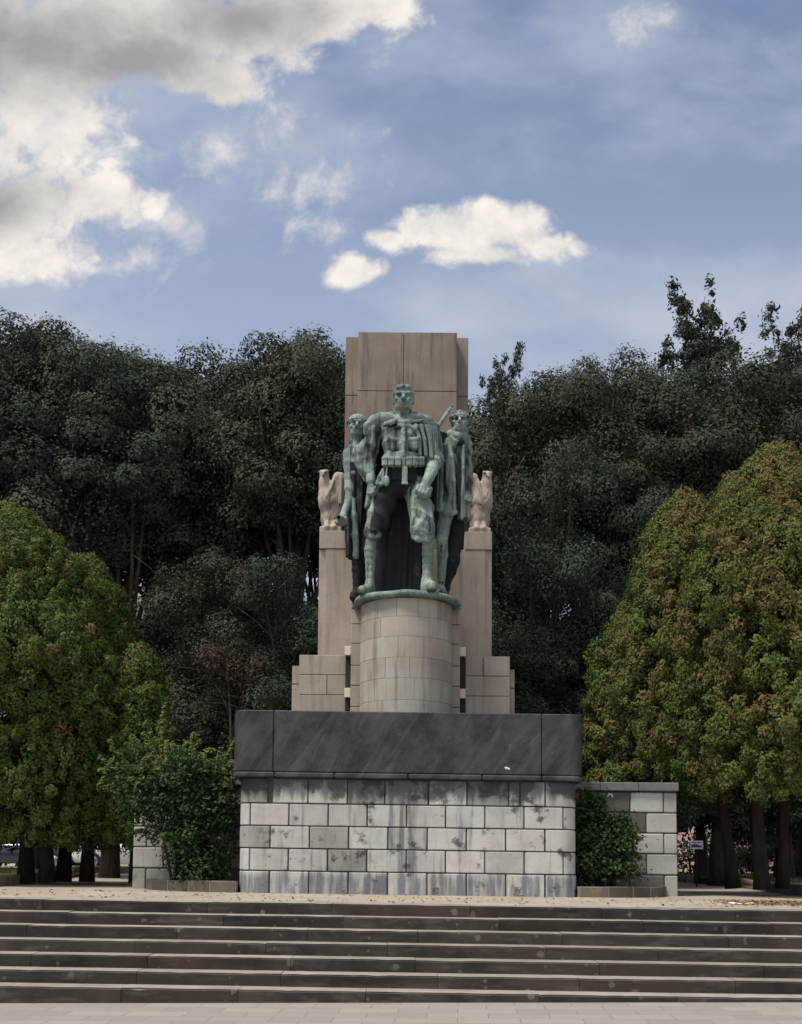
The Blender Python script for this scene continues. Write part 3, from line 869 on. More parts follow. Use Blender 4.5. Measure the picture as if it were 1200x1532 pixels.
def head(S, c, s, helmet=None, yaw=0.0):
    cy, sy = math.cos(yaw), math.sin(yaw)
    def p(x, y, z): x, y, z = x * s, y * s, z * s; return (c[0] + x * cy - y * sy, c[1] + x * sy + y * cy, c[2] + z)
    def r(*a): return tuple(v * s for v in a)
    rot = (0, 0, yaw)
    S.cone(p(0, .04, -.42), p(0, .02, -.12), .165 * s, .135 * s, .05, .35)
    S.ell(p(0, .035, .055), r(.178, .215, .19), .03, 0, rot)
    S.ell(p(0, -.055, -.055), r(.158, .155, .185), .03, 0, rot)
    S.box(p(0, -.075, -.15), r(.132, .11, .09), .055 * s, .05, 0, rot)
    S.ell(p(0, -.165, -.205), r(.058, .05, .042), .03)
    S.cone(p(-.105, -.165, .05), p(.105, -.165, .05), .036 * s, .036 * s, .02)
    for q in (-1, 1):
        S.ell(p(q * .105, -.125, -.055), r(.05, .06, .045), .03, 0, rot)
        S.ell(p(q * .076, -.215, -.008), r(.055, .066, .036), .010, .62 if helmet else .35, sub=True)  # eye sockets: shade put into the tone
        S.ell(p(q * .074, -.158, -.010), r(.036, .026, .022), .008, .2)
        S.ell(p(q * .168, .03, -.035), r(.022, .036, .050), .012, .2, rot)
        S.ell(p(q * .128, -.165, -.125), r(.022, .03, .05), .03, sub=True)
    S.cone(p(0, -.20, .035), p(0, -.275, -.078), .020 * s, .038 * s, .014)
    for q in (-1, 1): S.ell(p(q * .03, -.225, -.082), r(.024, .028, .02), .012)
    S.cone(p(-.045, -.212, -.128), p(.045, -.212, -.128), .022 * s, .022 * s, .014)
    S.cone(p(-.04, -.206, -.160), p(.04, -.206, -.160), .022 * s, .022 * s, .012)
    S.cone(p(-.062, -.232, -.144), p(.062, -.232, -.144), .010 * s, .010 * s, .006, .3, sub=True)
    if helmet is None:   # close-cropped hair like a cap
        S.ell(p(0, .05, .085), r(.197, .225, .165), .012, .05, rot, fold=lambda X, Y, Z, t: .006 * np.sin(70 * X) * np.sin(50 * Z))
        S.ell(p(0, -.05, .155), r(.165, .17, .075), .012, .0, rot, fold=lambda X, Y, Z, t: .007 * np.sin(60 * X + 30 * Z))
        for q in (-1, 1): S.ell(p(q * .165, -.02, .085), r(.022, .09, .065), .015, .05, rot)
    else:
        S.ell(p(0, .045, .085), r(.208, .215, .180), .01, .0, rot)
        # helmet rim
        def rim(X, Y, Z):
            px, py, pz = X - p(0, .02, .105)[0], Y - p(0, .02, .105)[1], Z - p(0, .02, .105)[2]
            px, py = px * cy + py * sy, -px * sy + py * cy
            rr_ = np.sqrt((px / (.218 * s)) ** 2 + (py / (.258 * s)) ** 2)
            zc = pz + np.where(py < 0, .03 * np.abs(py), .25 * np.abs(py)) + .02 * s
            return np.sqrt(((rr_ - 1) * .24 * s) ** 2 + zc ** 2) - .015 * s
        S.put(rim, np.array(c) - .34, np.array(c) + .34, .012, .05)
        if helmet == 'hood':
            S.chain([(*p(-.19, -.05, .08), .05 * s), (*p(-.195, -.06, -.10), .045 * s), (*p(-.12, -.1, -.24), .05 * s), (*p(0, -.13, -.27), .045 * s), (*p(.12, -.1, -.24), .05 * s), (*p(.195, -.06, -.1), .045 * s), (*p(.19, -.05, .08), .05 * s)], .02, .1)
        else:
            S.chain([(*p(-.18, -.1, .06), .018 * s), (*p(-.15, -.12, -.12), .017 * s), (*p(-.06, -.16, -.225), .017 * s)], .01, .3)
            S.chain([(*p(.18, -.1, .06), .018 * s), (*p(.15, -.12, -.12), .017 * s), (*p(.06, -.16, -.225), .017 * s)], .01, .3)

def fist(S, c, ax, out, s=1.0, tone=0.):
    """closed hand: palm block, four bent fingers of unequal length, thumb across; ax = direction of the forearm, out = knuckle side"""
    a = Vector(ax).normalized(); o = Vector(out); o = (o - a * o.dot(a)).normalized(); l = a.cross(o)
    C = Vector(c)
    S.cone(tuple(C - a * .07 * s), tuple(C + a * .02 * s), .075 * s, .082 * s, .03, tone)
    for i, (q, ln) in enumerate(((-.075, .095), (-.025, .11), (.026, .105), (.074, .085))):
        k0 = C + l * q * s + o * .045 * s + a * .03 * s
        k1 = k0 + a * ln * .85 * s + o * .012 * s
        k2 = k1 - o * .075 * s + a * .015 * s
        k3 = k2 - a * .05 * s - o * .01 * s
        S.chain([(*k0, .033 * s), (*k1, .029 * s), (*k2, .027 * s), (*k3, .024 * s)], .008, tone)
    t0 = C - l * .09 * s - a * .02 * s; t1 = t0 + a * .08 * s - o * .04 * s - l * .01 * s; t2 = t1 + l * .07 * s - o * .03 * s + a * .03 * s
    S.chain([(*t0, .036 * s), (*t1, .031 * s), (*t2, .025 * s)], .012, tone)

def boot(S, ankle, toe, s=1.0, tone=0.):
    A = Vector(ankle); T = Vector(toe); d = (T - A); d.z = 0; d.normalize()
    heel = Vector((A.x, A.y, .075)) - d * .10 * s
    ball = Vector((T.x, T.y, .075)) - d * .16 * s
    S.chain([(A.x, A.y, A.z + .08, .095 * s), (A.x, A.y, .13, .105 * s)], .04, tone)
    S.cone(tuple(heel), tuple(ball), .088 * s, .10 * s, .04, tone)
    S.cone(tuple(ball), (T.x, T.y, .07), .10 * s, .075 * s, .03, tone)
    S.cone((A.x, A.y, .19), tuple(ball + Vector((0, 0, .03))), .085 * s, .075 * s, .05, tone)
    S.cone((heel.x, heel.y, .02), (T.x, T.y, .02), .098 * s, .085 * s, .01, tone + .3)
    S.cone(tuple(heel + Vector((0, 0, .0))), (heel.x, heel.y, .03), .095 * s, .1 * s, .01, tone + .3)
    for i in range(4):
        q = Vector((A.x, A.y, .2)).lerp(ball + Vector((0, 0, .08)), i / 3.5); w = Vector((-d.y, d.x, 0)) * .05 * s
        S.cone(tuple(q - w + d * .03), tuple(q + w + d * .03), .016, .016, .008, tone)

PLATE_Z = DZ + .13
O_ST = Vector((W(603.5, 883.5, 19.7).x, 19.7, PLATE_Z))
def J(X, Y, d=0.0, r=None):
    """measured point of the group (enlarged photo coordinates) at depth d, in statue space; r in the same units"""
    p = W(500 + X / 4.505, 560 + Y / 4.505, 19.7 + d) - O_ST
    return (p.x, p.y, p.z) if r is None else (p.x, p.y, p.z, r * .00272 * (1 + d / 19.7))
def JZ(X, d, z):
    p = J(X, 1400, d); return (p[0], p[1], z)
def pleats(S, lines, r, tone, k=.03):
    for ln in lines: S.chain([J(X, Y, d, r) for X, Y, d in ln], k, tone)

def soldier_front():
    S = Sculpt((-1.05, -.95, -.03), (1.0, .85, 4.08), .0135)
    px = .00272
    # black cloak behind, falling to the plate
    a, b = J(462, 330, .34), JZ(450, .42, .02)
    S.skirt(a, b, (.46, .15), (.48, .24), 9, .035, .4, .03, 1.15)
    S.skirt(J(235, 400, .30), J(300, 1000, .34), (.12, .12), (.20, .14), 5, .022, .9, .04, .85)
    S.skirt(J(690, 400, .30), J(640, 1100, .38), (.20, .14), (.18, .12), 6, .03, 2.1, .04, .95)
    # breeches, puttees, boots
    br = wr(.013, 11, 8)
    S.chain([J(372, 730, .06, 82), J(335, 880, .0, 84), J(292, 1030, -.07, 70)], .05, .95, br)
    S.chain([J(300, 780, -.05, 34), J(262, 930, -.10, 36), J(238, 1050, -.12, 34)], .05, .05, wr(.008, 10, 12))
    S.ell(J(262, 1068, -.06), (.165, .175, .11), .03, .35, fold=wr(.012, 18, 12, 1.))
    S.chain([J(220, 1080, -.03, 15), J(252, 1092, -.15, 16), J(300, 1088, -.15, 14)], .05, .05)
    S.chain([J(545, 735, .02, 84), J(578, 890, -.16, 86), J(598, 1040, -.30, 80)], .05, .30, br)
    S.ell(J(600, 1065, -.30), (.215, .205, .19), .04, -.05, fold=wr(.017, 18, 9, 2.))
    S.chain([J(535, 1100, -.28, 16), J(565, 1112, -.42, 17), J(630, 1114, -.42, 17), J(666, 1095, -.28, 15)], .05, -.1)
    for X0, Y0, X1, Y1, d in ((575, 870, 620, 1000, -.40), (640, 880, 650, 1060, -.42), (545, 960, 590, 1080, -.47), (600, 950, 560, 1050, -.48)):
        S.chain([J(X0, Y0, d + .08, 14), J((X0 + X1) / 2 + 8, (Y0 + Y1) / 2, d, 18), J(X1, Y1, d, 13)], .025, -.1)
    S.chain([J(248, 1110, .0, 33), J(243, 1190, .02, 37), J(243, 1290, .02, 29), J(241, 1375, .0, 25)], .02, .1, rings(26, .012))
    S.chain([J(628, 1130, -.28, 33), J(632, 1210, -.24, 36), J(630, 1290, -.24, 30), J(626, 1345, -.25, 28)], .02, .0, rings(26, .012))
    al = JZ(240, .0, .17); ar = JZ(625, -.24, .2)
    boot(S, al, JZ(186, -.30, 0), .92, .1)
    boot(S, ar, JZ(660, -.64, 0), 1.06, -.1)
    # trunk
    jk = wr(.012, 9, 12, .7)
    S.ell(J(468, 735, .04), (.375, .27, .30), .06, .9)
    S.ell(J(462, 560, .02), (.355, .265, .34), .05, .3, fold=jk)
    S.ell(J(462, 450, .02), (.395, .29, .40), .05, .25, fold=jk)
    S.cone(J(290, 385, .05), J(640, 385, .05), .155, .155, .08, .2)
    S.cone(J(395, 320, .06), J(540, 320, .06), .12, .12, .08, .1)
    S.skirt(J(466, 600, .03), J(470, 745, .03), (.375, .28), (.40, .30), 12, .016, 1.3, .03, .95)
    # placket, collar with scarf, breast pockets
    S.chain([J(468, 380, -.25, 17), J(470, 460, -.28, 17), J(470, 545, -.27, 16)], .02, .15)
    S.chain([J(415, 300, -.10, 18), J(435, 318, -.18, 18), J(470, 328, -.23, 18), J(508, 318, -.18, 18), J(525, 300, -.10, 18)], .02, .0)
    S.chain([J(430, 345, -.19, 14), J(470, 352, -.255, 16), J(505, 345, -.2, 13)], .012, .05)
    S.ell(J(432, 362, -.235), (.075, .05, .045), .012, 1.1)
    S.chain([J(470, 365, -.27, 12), J(466, 395, -.28, 14)], .012, .1)
    for q in (-1, 1):
        c = J(466 + q * 72, 470, -.235)
        S.box(c, (.10, .045, .12), .03, .012, .3, (0, 0, q * R(-17)))
        c = J(466 + q * 72, 438, -.25)
        S.box(c, (.108, .04, .035), .018, .008, .1, (0, 0, q * R(-17)))
    for Y in (400, 440, 480, 520): S.ell(J(470, Y, -.315), (.018, .016, .018), .004, 0)
    # belt and pouches
    S.skirt(J(463, 556, .02), J(463, 624, .02), (.375, .295), (.38, .30), 3, .002, 0, .010, .0)
    for X in (345, 388, 433, 505, 548, 588):
        u = (X - 466) * px; y = -.315 + .55 * u * u
        S.box(J(X, 592, y), (.054, .06, .082), .018, .006, -.05, (0, 0, u * .9))
        S.box(J(X, 570, y - .012), (.056, .06, .028), .014, .004, -.12, (0, 0, u * .9))
    S.box(J(470, 590, -.325), (.035, .03, .075), .01, .005, .1)
    S.box(J(476, 680, -.315), (.052, .028, .165), .02, .008, -.1)
    S.box(J(476, 738, -.325), (.062, .03, .016), .01, .006, -.15)
    S.ell(J(350, 718, -.29), (.062, .05, .10), .008, -.25)
    S.cone(J(352, 690, -.29), J(356, 625, -.28), .018, .016, .008, .1)
    S.chain([J(330, 640, -.24, 9), J(308, 690, -.24, 14), J(293, 735, -.22, 16), J(318, 742, -.26, 14)], .02, .0)
    S.chain([J(333, 655, -.25, 7), J(325, 720, -.27, 10)], .015, .1)
    # his right arm (left in the picture)
    sl_ = wr(.010, 13, 11, 2.2)
    S.chain([J(283, 395, .02, 56), J(262, 470, .04, 52), J(246, 560, .04, 45)], .03, .42, sl_)
    S.chain([J(246, 560, .04, 45), J(240, 640, -.03, 37), J(246, 715, -.10, 27)], .03, .25, sl_)
    S.chain([J(215, 560, .02, 10), J(218, 640, -.05, 10), J(236, 720, -.12, 9)], .02, -.05)
    S.cone(J(247, 700, -.10), J(248, 722, -.12), .088, .084, .01, .0)
    h = Vector(J(253, 775, -.14)); fist(S, tuple(h), (.03, -.10, -1), (-.5, -.85, 0), .80, .0)
    # his left arm bent in front, bare below the rolled sleeve (right in the picture)
    S.chain([J(650, 400, .03, 60), J(672, 490, .05, 58), J(676, 575, .02, 52)], .03, .3, sl_)
    S.chain([J(672, 585, .0, 44), J(655, 650, -.18, 42), J(640, 695, -.30, 36)], .03, -.25)
    S.chain([J(640, 695, -.30, 37), J(630, 712, -.33, 36)], .008, -.3)
    for (X, Y, d, rr_) in ((672, 560, .02, .165), (668, 600, -.04, .158)):
        c = Vector(J(X, Y, d)); dr = (Vector(J(640, 695, -.30)) - Vector(J(676, 575, .02))).normalized()
        def tor(Xg, Yg, Zg, c=c, rr_=rr_, d=dr):
            qx, qy, qz = Xg - c.x, Yg - c.y, Zg - c.z
            hh = qx * d.x + qy * d.y + qz * d.z
            rad = np.sqrt(np.maximum(qx ** 2 + qy ** 2 + qz ** 2 - hh ** 2, 0))
            return np.sqrt(np.maximum(rad - rr_ + .042, 0) ** 2 + hh ** 2) - .042
        S.put(tor, np.array(c) - .25, np.array(c) + .25, .010, -.1)
    fist(S, J(606, 765, -.42), (-.42, -.25, -1), (.05, -1, .15), 1.22, -.35)
    # cape: heavy roll over the right shoulder, pointed flap, pleats down the left side
    S.chain([J(425, 300, -.10, 24), J(375, 295, -.06, 38), (*J(320, 298, -.04), .105), (*J(262, 316, .02), .10), (*J(228, 350, .08), .088), J(216, 395, .12, 24)], .03, -.05, wr(.008, 17, 12, .3))
    S.chain([J(428, 302, -.20, 10), J(385, 325, -.235, 19), J(345, 335, -.20, 15)], .02, -.1)
    S.chain([J(335, 350, -.20, 6), J(385, 350, -.25, 6), J(420, 330, -.24, 5)], .006, .9)  # dark line painted as the shade under the cape roll
    S.chain([J(390, 285, .22, 36), J(465, 280, .27, 36), J(560, 290, .20, 36)], .05, .1)
    S.chain([J(515, 290, -.08, 24), J(570, 292, -.04, 31), J(630, 318, .02, 38), J(672, 352, .08, 34)], .04, -.05)
    S.chain([J(520, 312, -.19, 9), J(560, 316, -.21, 11), J(600, 308, -.17, 8)], .01, -.1)
    S.chain([J(525, 326, -.20, 5), J(560, 331, -.215, 6), J(596, 322, -.18, 5)], .006, .9)  # painted shade line below the collar flap
    S.skirt(J(640, 345, .06), J(655, 600, .06), (.17, .19), (.215, .25), 9, .036, 2.0, .03, .38)
    pleats(S, [[(545, 345, -.22), (575, 430, -.25), (580, 540, -.22)], [(585, 345, -.20), (610, 440, -.23), (618, 545, -.2)], [(620, 350, -.15), (645, 440, -.17), (650, 530, -.16)],
               [(650, 360, -.08), (682, 450, -.08), (695, 540, -.06)], [(668, 375, .02), (705, 470, .02), (722, 600, .04)]], 12, -.05, .02)
    S.chain([J(520, 350, -.24, 10), J(545, 370, -.26, 14), J(560, 345, -.24, 10)], .02, -.05)
    head(S, J(467, 170, -.06), 1.04)
    return S.mesh('front_soldier')

def soldier_left():
    S = Sculpt((-1.5, -.40, -.03), (-.42, 1.1, 3.85), .0145)
    D = .42
    jk = wr(.013, 12, 11, 1.9)
    S.ell(J(165, 570, D + .04), (.25, .23, .42), .05, .3, fold=jk)
    S.cone(J(105, 520, D + .02), J(225, 490, D + .02), .11, .13, .06, .2)
    S.skirt(J(160, 620, D + .04), J(152, 1236, D + .04), (.24, .22), (.185, .22), 8, .036, .2, .03, .95)
    # shawl crossing to the front man's shoulder
    S.chain([J(225, 440, D - .16, 26), J(180, 500, D - .22, 36), J(180, 580, D - .24, 34), J(205, 660, D - .24, 24), J(225, 740, D - .22, 9)], .04, .08, wr(.010, 16, 10))
    S.chain([J(150, 470, D - .14, 15), J(140, 540, D - .20, 16), J(160, 620, D - .22, 13), J(205, 720, D - .24, 7)], .03, .0)
    S.chain([J(205, 470, D - .22, 13), J(200, 560, D - .28, 14), J(215, 680, D - .28, 8)], .025, -.05)
    S.chain([J(120, 470, D - .05, 15), J(98, 520, D - .08, 14), J(88, 590, D - .06, 12)], .03, .0)
    # coat front edge
    S.chain([J(132, 850, D - .18, 15), J(134, 960, D - .20, 19), J(142, 1080, D - .20, 22), J(146, 1225, D - .19, 22)], .025, -.05, wr(.006, 20, 8))
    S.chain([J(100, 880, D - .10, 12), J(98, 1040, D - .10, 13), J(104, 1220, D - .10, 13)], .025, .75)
    # legs
    S.chain([J(160, 1180, D, 44), J(158, 1320, D, 34), J(156, 1420, D, 28)], .04, .9, rings(24, .01))
    S.chain([J(205, 1180, D + .08, 42), J(205, 1320, D + .1, 34), J(200, 1420, D + .1, 28)], .04, .95)
    boot(S, JZ(156, D, .15), JZ(132, D - .32, 0), .9, .75); boot(S, JZ(200, D + .08, .15), JZ(212, D - .2, 0), .9, .9)
    # arm, sleeve, forearm, fist round a short tube
    S.chain([J(104, 525, D, 42), J(94, 600, D - .04, 36), J(98, 680, D - .06, 32)], .03, .15, wr(.008, 13, 10))
    S.box(J(128, 665, D - .24), (.045, .03, .035), .012, .01, -.3)
    S.chain([J(98, 690, D - .06, 33), J(102, 770, D - .10, 36), J(104, 838, D - .14, 32)], .02, .15, wr(.010, 16, 12))
    S.chain([J(100, 845, D - .16, 26), J(78, 905, D - .26, 24), J(62, 945, D - .32, 23)], .015, -.15)
    fist(S, J(54, 978, D - .36), (-.35, -.3, -1), (-.55, -.8, 0), .92, -.1)
    S.cone(J(72, 990, D - .30), J(34, 968, D - .52), .062, .058, .01, .15)
    S.cone(J(36, 968, D - .48), J(28, 964, D - .58), .030, .030, .005, 1.1, sub=True)
    # neck cloth and head in a close cap
    S.chain([J(120, 465, D - .06, 14), J(160, 480, D - .14, 16), J(205, 450, D - .08, 15)], .03, .8)
    head(S, J(158, 352, D - .06), .93, 'plain', R(0))
    return S.mesh('left_soldier')

def soldier_right():
    S = Sculpt((.36, -.40, -.03), (1.5, 1.1, 3.85), .0145)
    D = .42
    jk = wr(.012, 12, 10, .4)
    # dark cloth behind, narrowing to the plate
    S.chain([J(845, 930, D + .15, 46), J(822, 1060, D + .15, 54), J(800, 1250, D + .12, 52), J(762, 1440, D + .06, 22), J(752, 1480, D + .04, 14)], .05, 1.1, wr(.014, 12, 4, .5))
    S.ell(J(830, 620, D + .04), (.27, .25, .52), .05, .35, fold=jk)
    # mantle over his right arm: one big rounded fall of cloth
    S.chain([J(735, 415, D - .02, 40), J(765, 500, D - .06, 62), J(772, 640, D - .08, 66), J(768, 800, D - .08, 62), J(764, 910, D - .08, 54)], .04, .42, wr(.012, 13, 6, 1.2))
    pleats(S, [[(720, 430, D - .16), (725, 600, D - .24), (722, 800, D - .24), (715, 930, D - .22)], [(765, 440, D - .18), (795, 560, D - .26), (808, 720, D - .26), (812, 930, D - .22)],
               [(700, 420, D - .10), (700, 640, D - .18), (698, 900, D - .18)]], 13, .1, .025)
    pleats(S, [[(745, 480, D - .22), (762, 640, D - .28), (765, 780, D - .27)]], 12, .35, .025)
    S.chain([J(700, 915, D - .18, 14), J(745, 935, D - .26, 15), J(790, 945, D - .26, 15), J(822, 930, D - .2, 14)], .03, .0)
    # coat front and skirt
    S.skirt(J(860, 560, D + .02), J(878, 985, D - .02), (.14, .2), (.105, .18), 6, .026, .2, .03, .12)
    pleats(S, [[(870, 480, D - .18), (868, 640, D - .22), (862, 820, D - .22), (860, 970, D - .2)], [(905, 560, D - .1), (905, 760, D - .12), (905, 975, D - .12)]], 11, -.1, .02)
    S.chain([J(800, 470, D - .2, 10), J(835, 540, D - .24, 11), J(846, 700, D - .25, 10), J(838, 900, D - .24, 9)], .012, .95)  # shade between mantle and coat put into the tone
    # legs
    S.chain([J(755, 900, D - .08, 52), J(742, 1010, D - .18, 46), J(727, 1105, D - .26, 39)], .03, .12, wr(.007, 9, 6))
    S.ell(J(724, 1112, D - .31), (.10, .09, .095), .03, -.05)
    S.chain([J(727, 1115, D - .25, 37), J(730, 1220, D - .17, 35), J(722, 1385, D - .14, 26)], .025, .15, rings(16, .006))
    boot(S, JZ(720, D - .14, .15), JZ(738, D - .46, 0), .9, .1)
    # far arm and shoulder
    S.chain([J(895, 480, D + .02, 38), J(908, 600, D, 34), J(905, 720, D - .06, 30), J(900, 790, D - .1, 24)], .03, .3, wr(.008, 13, 10))
    fist(S, J(898, 830, D - .14), (-.05, -.2, -1), (.4, -.9, 0), .8, .1)
    # scarf with a knot hanging at the side
    S.chain([J(905, 430, D + .06, 22), J(880, 425, D - .10, 24), J(835, 415, D - .18, 25), J(785, 400, D - .14, 25), J(762, 405, D + .02, 24)], .03, -.05, wr(.008, 22, 14))
    S.chain([J(790, 425, D - .2, 15), J(815, 455, D - .25, 17), J(810, 480, D - .25, 12)], .02, -.05)
    S.ell(J(842, 455, D - .21), (.085, .05, .06), .015, 1.0)
    S.chain([J(900, 440, D - .06, 17), J(915, 470, D - .08, 19), J(905, 500, D - .1, 16)], .02, .1)
    head(S, J(848, 322, D - .06), .90, 'plain', R(-4))
    return S.mesh('right_soldier')

def build_statue():
    o0 = O_ST
    root = empty('bronze_statue', O_ST)
    tag(root, 'green weathered bronze group of three marching soldiers on the granite drum', 'statue')
    # bronze plate with an uneven rim
    mb = MB(); n = 72
    c = Vector((DC.x - o0.x, DC.y - 19.7, 0))
    prof = [(.80, -.125), (.90, -.128), (.955, -.11), (.965, -.06), (.945, -.02), (.90, -.004), (.0001, .0)]
    vs, fs = [], []
    for r_, h_ in prof:
        for j in range(n):
            th = 2 * math.pi * j / n
            w = 1 + .012 * math.sin(5 * th + 1) + .010 * math.sin(11 * th) if r_ > .85 else 1
            e = 1.04 if math.sin(th) > -.2 else 1.0
            vs.append((c.x + r_ * w * math.cos(th) * 1.035, c.y + r_ * w * math.sin(th), h_ + (.008 * math.sin(7 * th) if r_ > .5 else 0)))
    for i in range(len(prof) - 1):
        for j in range(n): fs.append((i * n + j, i * n + (j + 1) % n, (i + 1) * n + (j + 1) % n, (i + 1) * n + j))
    mb.add(vs, fs, 0, 1.0, True)
    # spare metal lugs at both ends of the plate
    for sx in (-1, 1):
        mb.box(c.x + sx * .95 - .07, c.x + sx * .95 + .07, -.05 + .30, .33, -.16, -.02, .03)
    mb.build('plate', M_bronze, root)
    link('front_soldier', soldier_front(), M_bronze, root)
    a = link('left_soldier', soldier_left(), M_bronze, root)
    b = link('right_soldier', soldier_right(), M_bronze, root)
    # rifles
    def rifle(muz, butt, name='rifle'):
        mb = MB(); A = Vector(muz); B = Vector(butt); d = B - A; L = d.length
        P = lambda t: A + d * t
        mb.tube([P(0), P(.0), P(.25), P(.30)], [.016, .021, .021, .03], 10)
        mb.tube([P(.10), P(.101), P(.45), P(.62)], [.026, .034, .04, .045], 10)
        mb.tube([P(.60), P(.68), P(.74), P(.98), P(1.0)], [.045, .04, .05, .075, .07], 10)
        for t in (.11, .3, .5): mb.tube([P(t), P(t + .012)], [.042, .042], 10)
        mb.tube([P(.015), P(.03)], [.03, .03], 8)
        mb.build(name, M_bronze, root)
    rifle(J(797, 205, .32), J(560, 570, .40))
    rifle(J(274, 275, .24), J(232, 905, .02))
    mb = MB(); mb.tube([J(274, 278, .24), J(268, 215, .24)], [.011, .004], 6); mb.build('bayonet', M_bronze, root)
build_statue()

# ------------------------------------------------------------------ eagles
def build_eagles():
    S = Sculpt((-.22, -.35, -.02), (.62, .45, 1.3), .013)
    feath = lambda X, Y, Z, t: .006 * np.sin(34 * Z + 8 * np.sin(16 * X)) * np.sin(26 * X)
    S.box((.215, .05, .035), (.215, .24, .06), .02, .03)
    S.chain([(.215, .06, .05, .165), (.205, .05, .30, .19), (.215, .05, .60, .205), (.22, .05, .80, .17)], .06, fold=feath)
    S.ell((.115, -.01, .62), (.165, .20, .25), .06, fold=feath)
    S.chain([(.10, .0, .78, .145), (.078, -.01, .95, .110), (.066, -.02, 1.10, .090)], .05)
    S.ell((.066, -.03, 1.13), (.088, .11, .068), .02)
    S.cone((-.01, -.06, 1.165), (.13, -.09, 1.165), .026, .03, .02)
    S.cone((.05, -.13, 1.11), (.04, -.175, 1.05), .035, .016, .02)
    S.ell((.03, -.11, 1.125), (.022, .022, .018), .01, sub=True); S.ell((.10, -.11, 1.125), (.022, .022, .018), .01, sub=True)
    S.box((.345, .02, .72), (.115, .13, .44), .10, .05, 0, (0, R(3), 0))
    S.chain([(.22, -.06, .70, .10), (.27, -.04, .92, .09), (.33, .0, 1.07, .085), (.40, .02, 1.09, .075)], .04, fold=feath)
    S.cone((.14, -.19, .66), (.30, -.13, 1.03), .022, .02, .05)
    S.cone((.40, -.12, .55), (.40, -.09, 1.02), .02, .02, .05)
    S.ell((.31, -.14, .90), (.05, .05, .16), .05, sub=True)
    for q in (.14, .28): S.chain([(q, -.12, .16, .05), (q, -.16, .09, .045), (q, -.19, .075, .035)], .05)
    for i in range(6): S.cone((.20 + .045 * i, -.165 + .012 * i, .50 - .03 * i), (.25 + .036 * i, -.125 + .01 * i, .86 + .02 * i), .010, .008, .01, sub=True)
    me = S.mesh('eagle')
    Yp = 20.95
    zp = zpx(795, Yp)
    xl = xpx(478.5, Yp, 750); xr = xpx(734.8, Yp, 750)
    a = link('eagle', me, M_gran, mon); a.location = (xl, Yp + .22, zp + .003); M(a)
    b = a.copy(); COL.objects.link(b); b.parent = mon; b.location = (xr, Yp + .22, zp + .003); b.scale = (-1, 1, 1.06); M(b); a.scale = (1, 1, 1.06)
build_eagles()
# ------------------------------------------------------------------ foliage
M_oak = m_leaf('holm_oak_leaf', (.028, .043, .031), (.060, .082, .056), (.086, .098, .064), .12, .7)
M_oak2 = m_leaf('olive_oak_leaf', (.030, .043, .029), (.066, .083, .052), (.094, .096, .058), .12, .7)
M_thu = m_leaf('thuja_spray', (.046, .084, .020), (.112, .172, .036), (.20, .112, .052), .2, .6)
M_shr = m_leaf('shrub_leaf', (.030, .058, .026), (.066, .118, .038), (.20, .23, .06), .25, .5)
M_dead = m_leaf('withered_leaf', (.055, .036, .028), (.095, .062, .046), (.04, .035, .03), .15, .7)

def leaf_obj(name, C, N, L, Wd, tint, mat, parent=None, T=None):
    n = len(C)
    N = N / (np.linalg.norm(N, axis=1, keepdims=True) + 1e-9)
    if T is None: T = rng.normal(size=(n, 3))
    T = T - N * (T * N).sum(1, keepdims=True); T /= np.linalg.norm(T, axis=1, keepdims=True) + 1e-9
    B = np.cross(N, T)
    L = np.asarray(L).reshape(-1, 1); Wd = np.asarray(Wd).reshape(-1, 1)
    bend = N * L * rng.uniform(-.12, .12, (n, 1))
    V = np.stack([C - T * L * .5, C + B * Wd * .5 + T * L * .06 + bend, C + T * L * .5, C - B * Wd * .5 + T * L * .06 + bend], 1).reshape(-1, 3)
    me = bpy.data.meshes.new(name)
    me.vertices.add(4 * n); me.vertices.foreach_set('co', V.astype(np.float32).ravel())
    me.loops.add(4 * n); me.loops.foreach_set('vertex_index', np.arange(4 * n, dtype=np.int32))
    me.polygons.add(n); me.polygons.foreach_set('loop_start', np.arange(0, 4 * n, 4, dtype=np.int32))
    me.update(calc_edges=True)
    a = me.attributes.new('tint', 'FLOAT_COLOR', 'POINT')
    c4 = np.ones((n, 4), np.float32); c4[:, :3] = np.clip(tint, 0, 1)
    a.data.foreach_set('color', np.repeat(c4, 4, 0).ravel())
    return link(name, me, mat, parent)

def unit(n, zmin=-1.0):
    v = rng.normal(size=(n * 3, 3)); v /= np.linalg.norm(v, axis=1, keepdims=True)
    v = v[v[:, 2] >= zmin][:n]
    return v

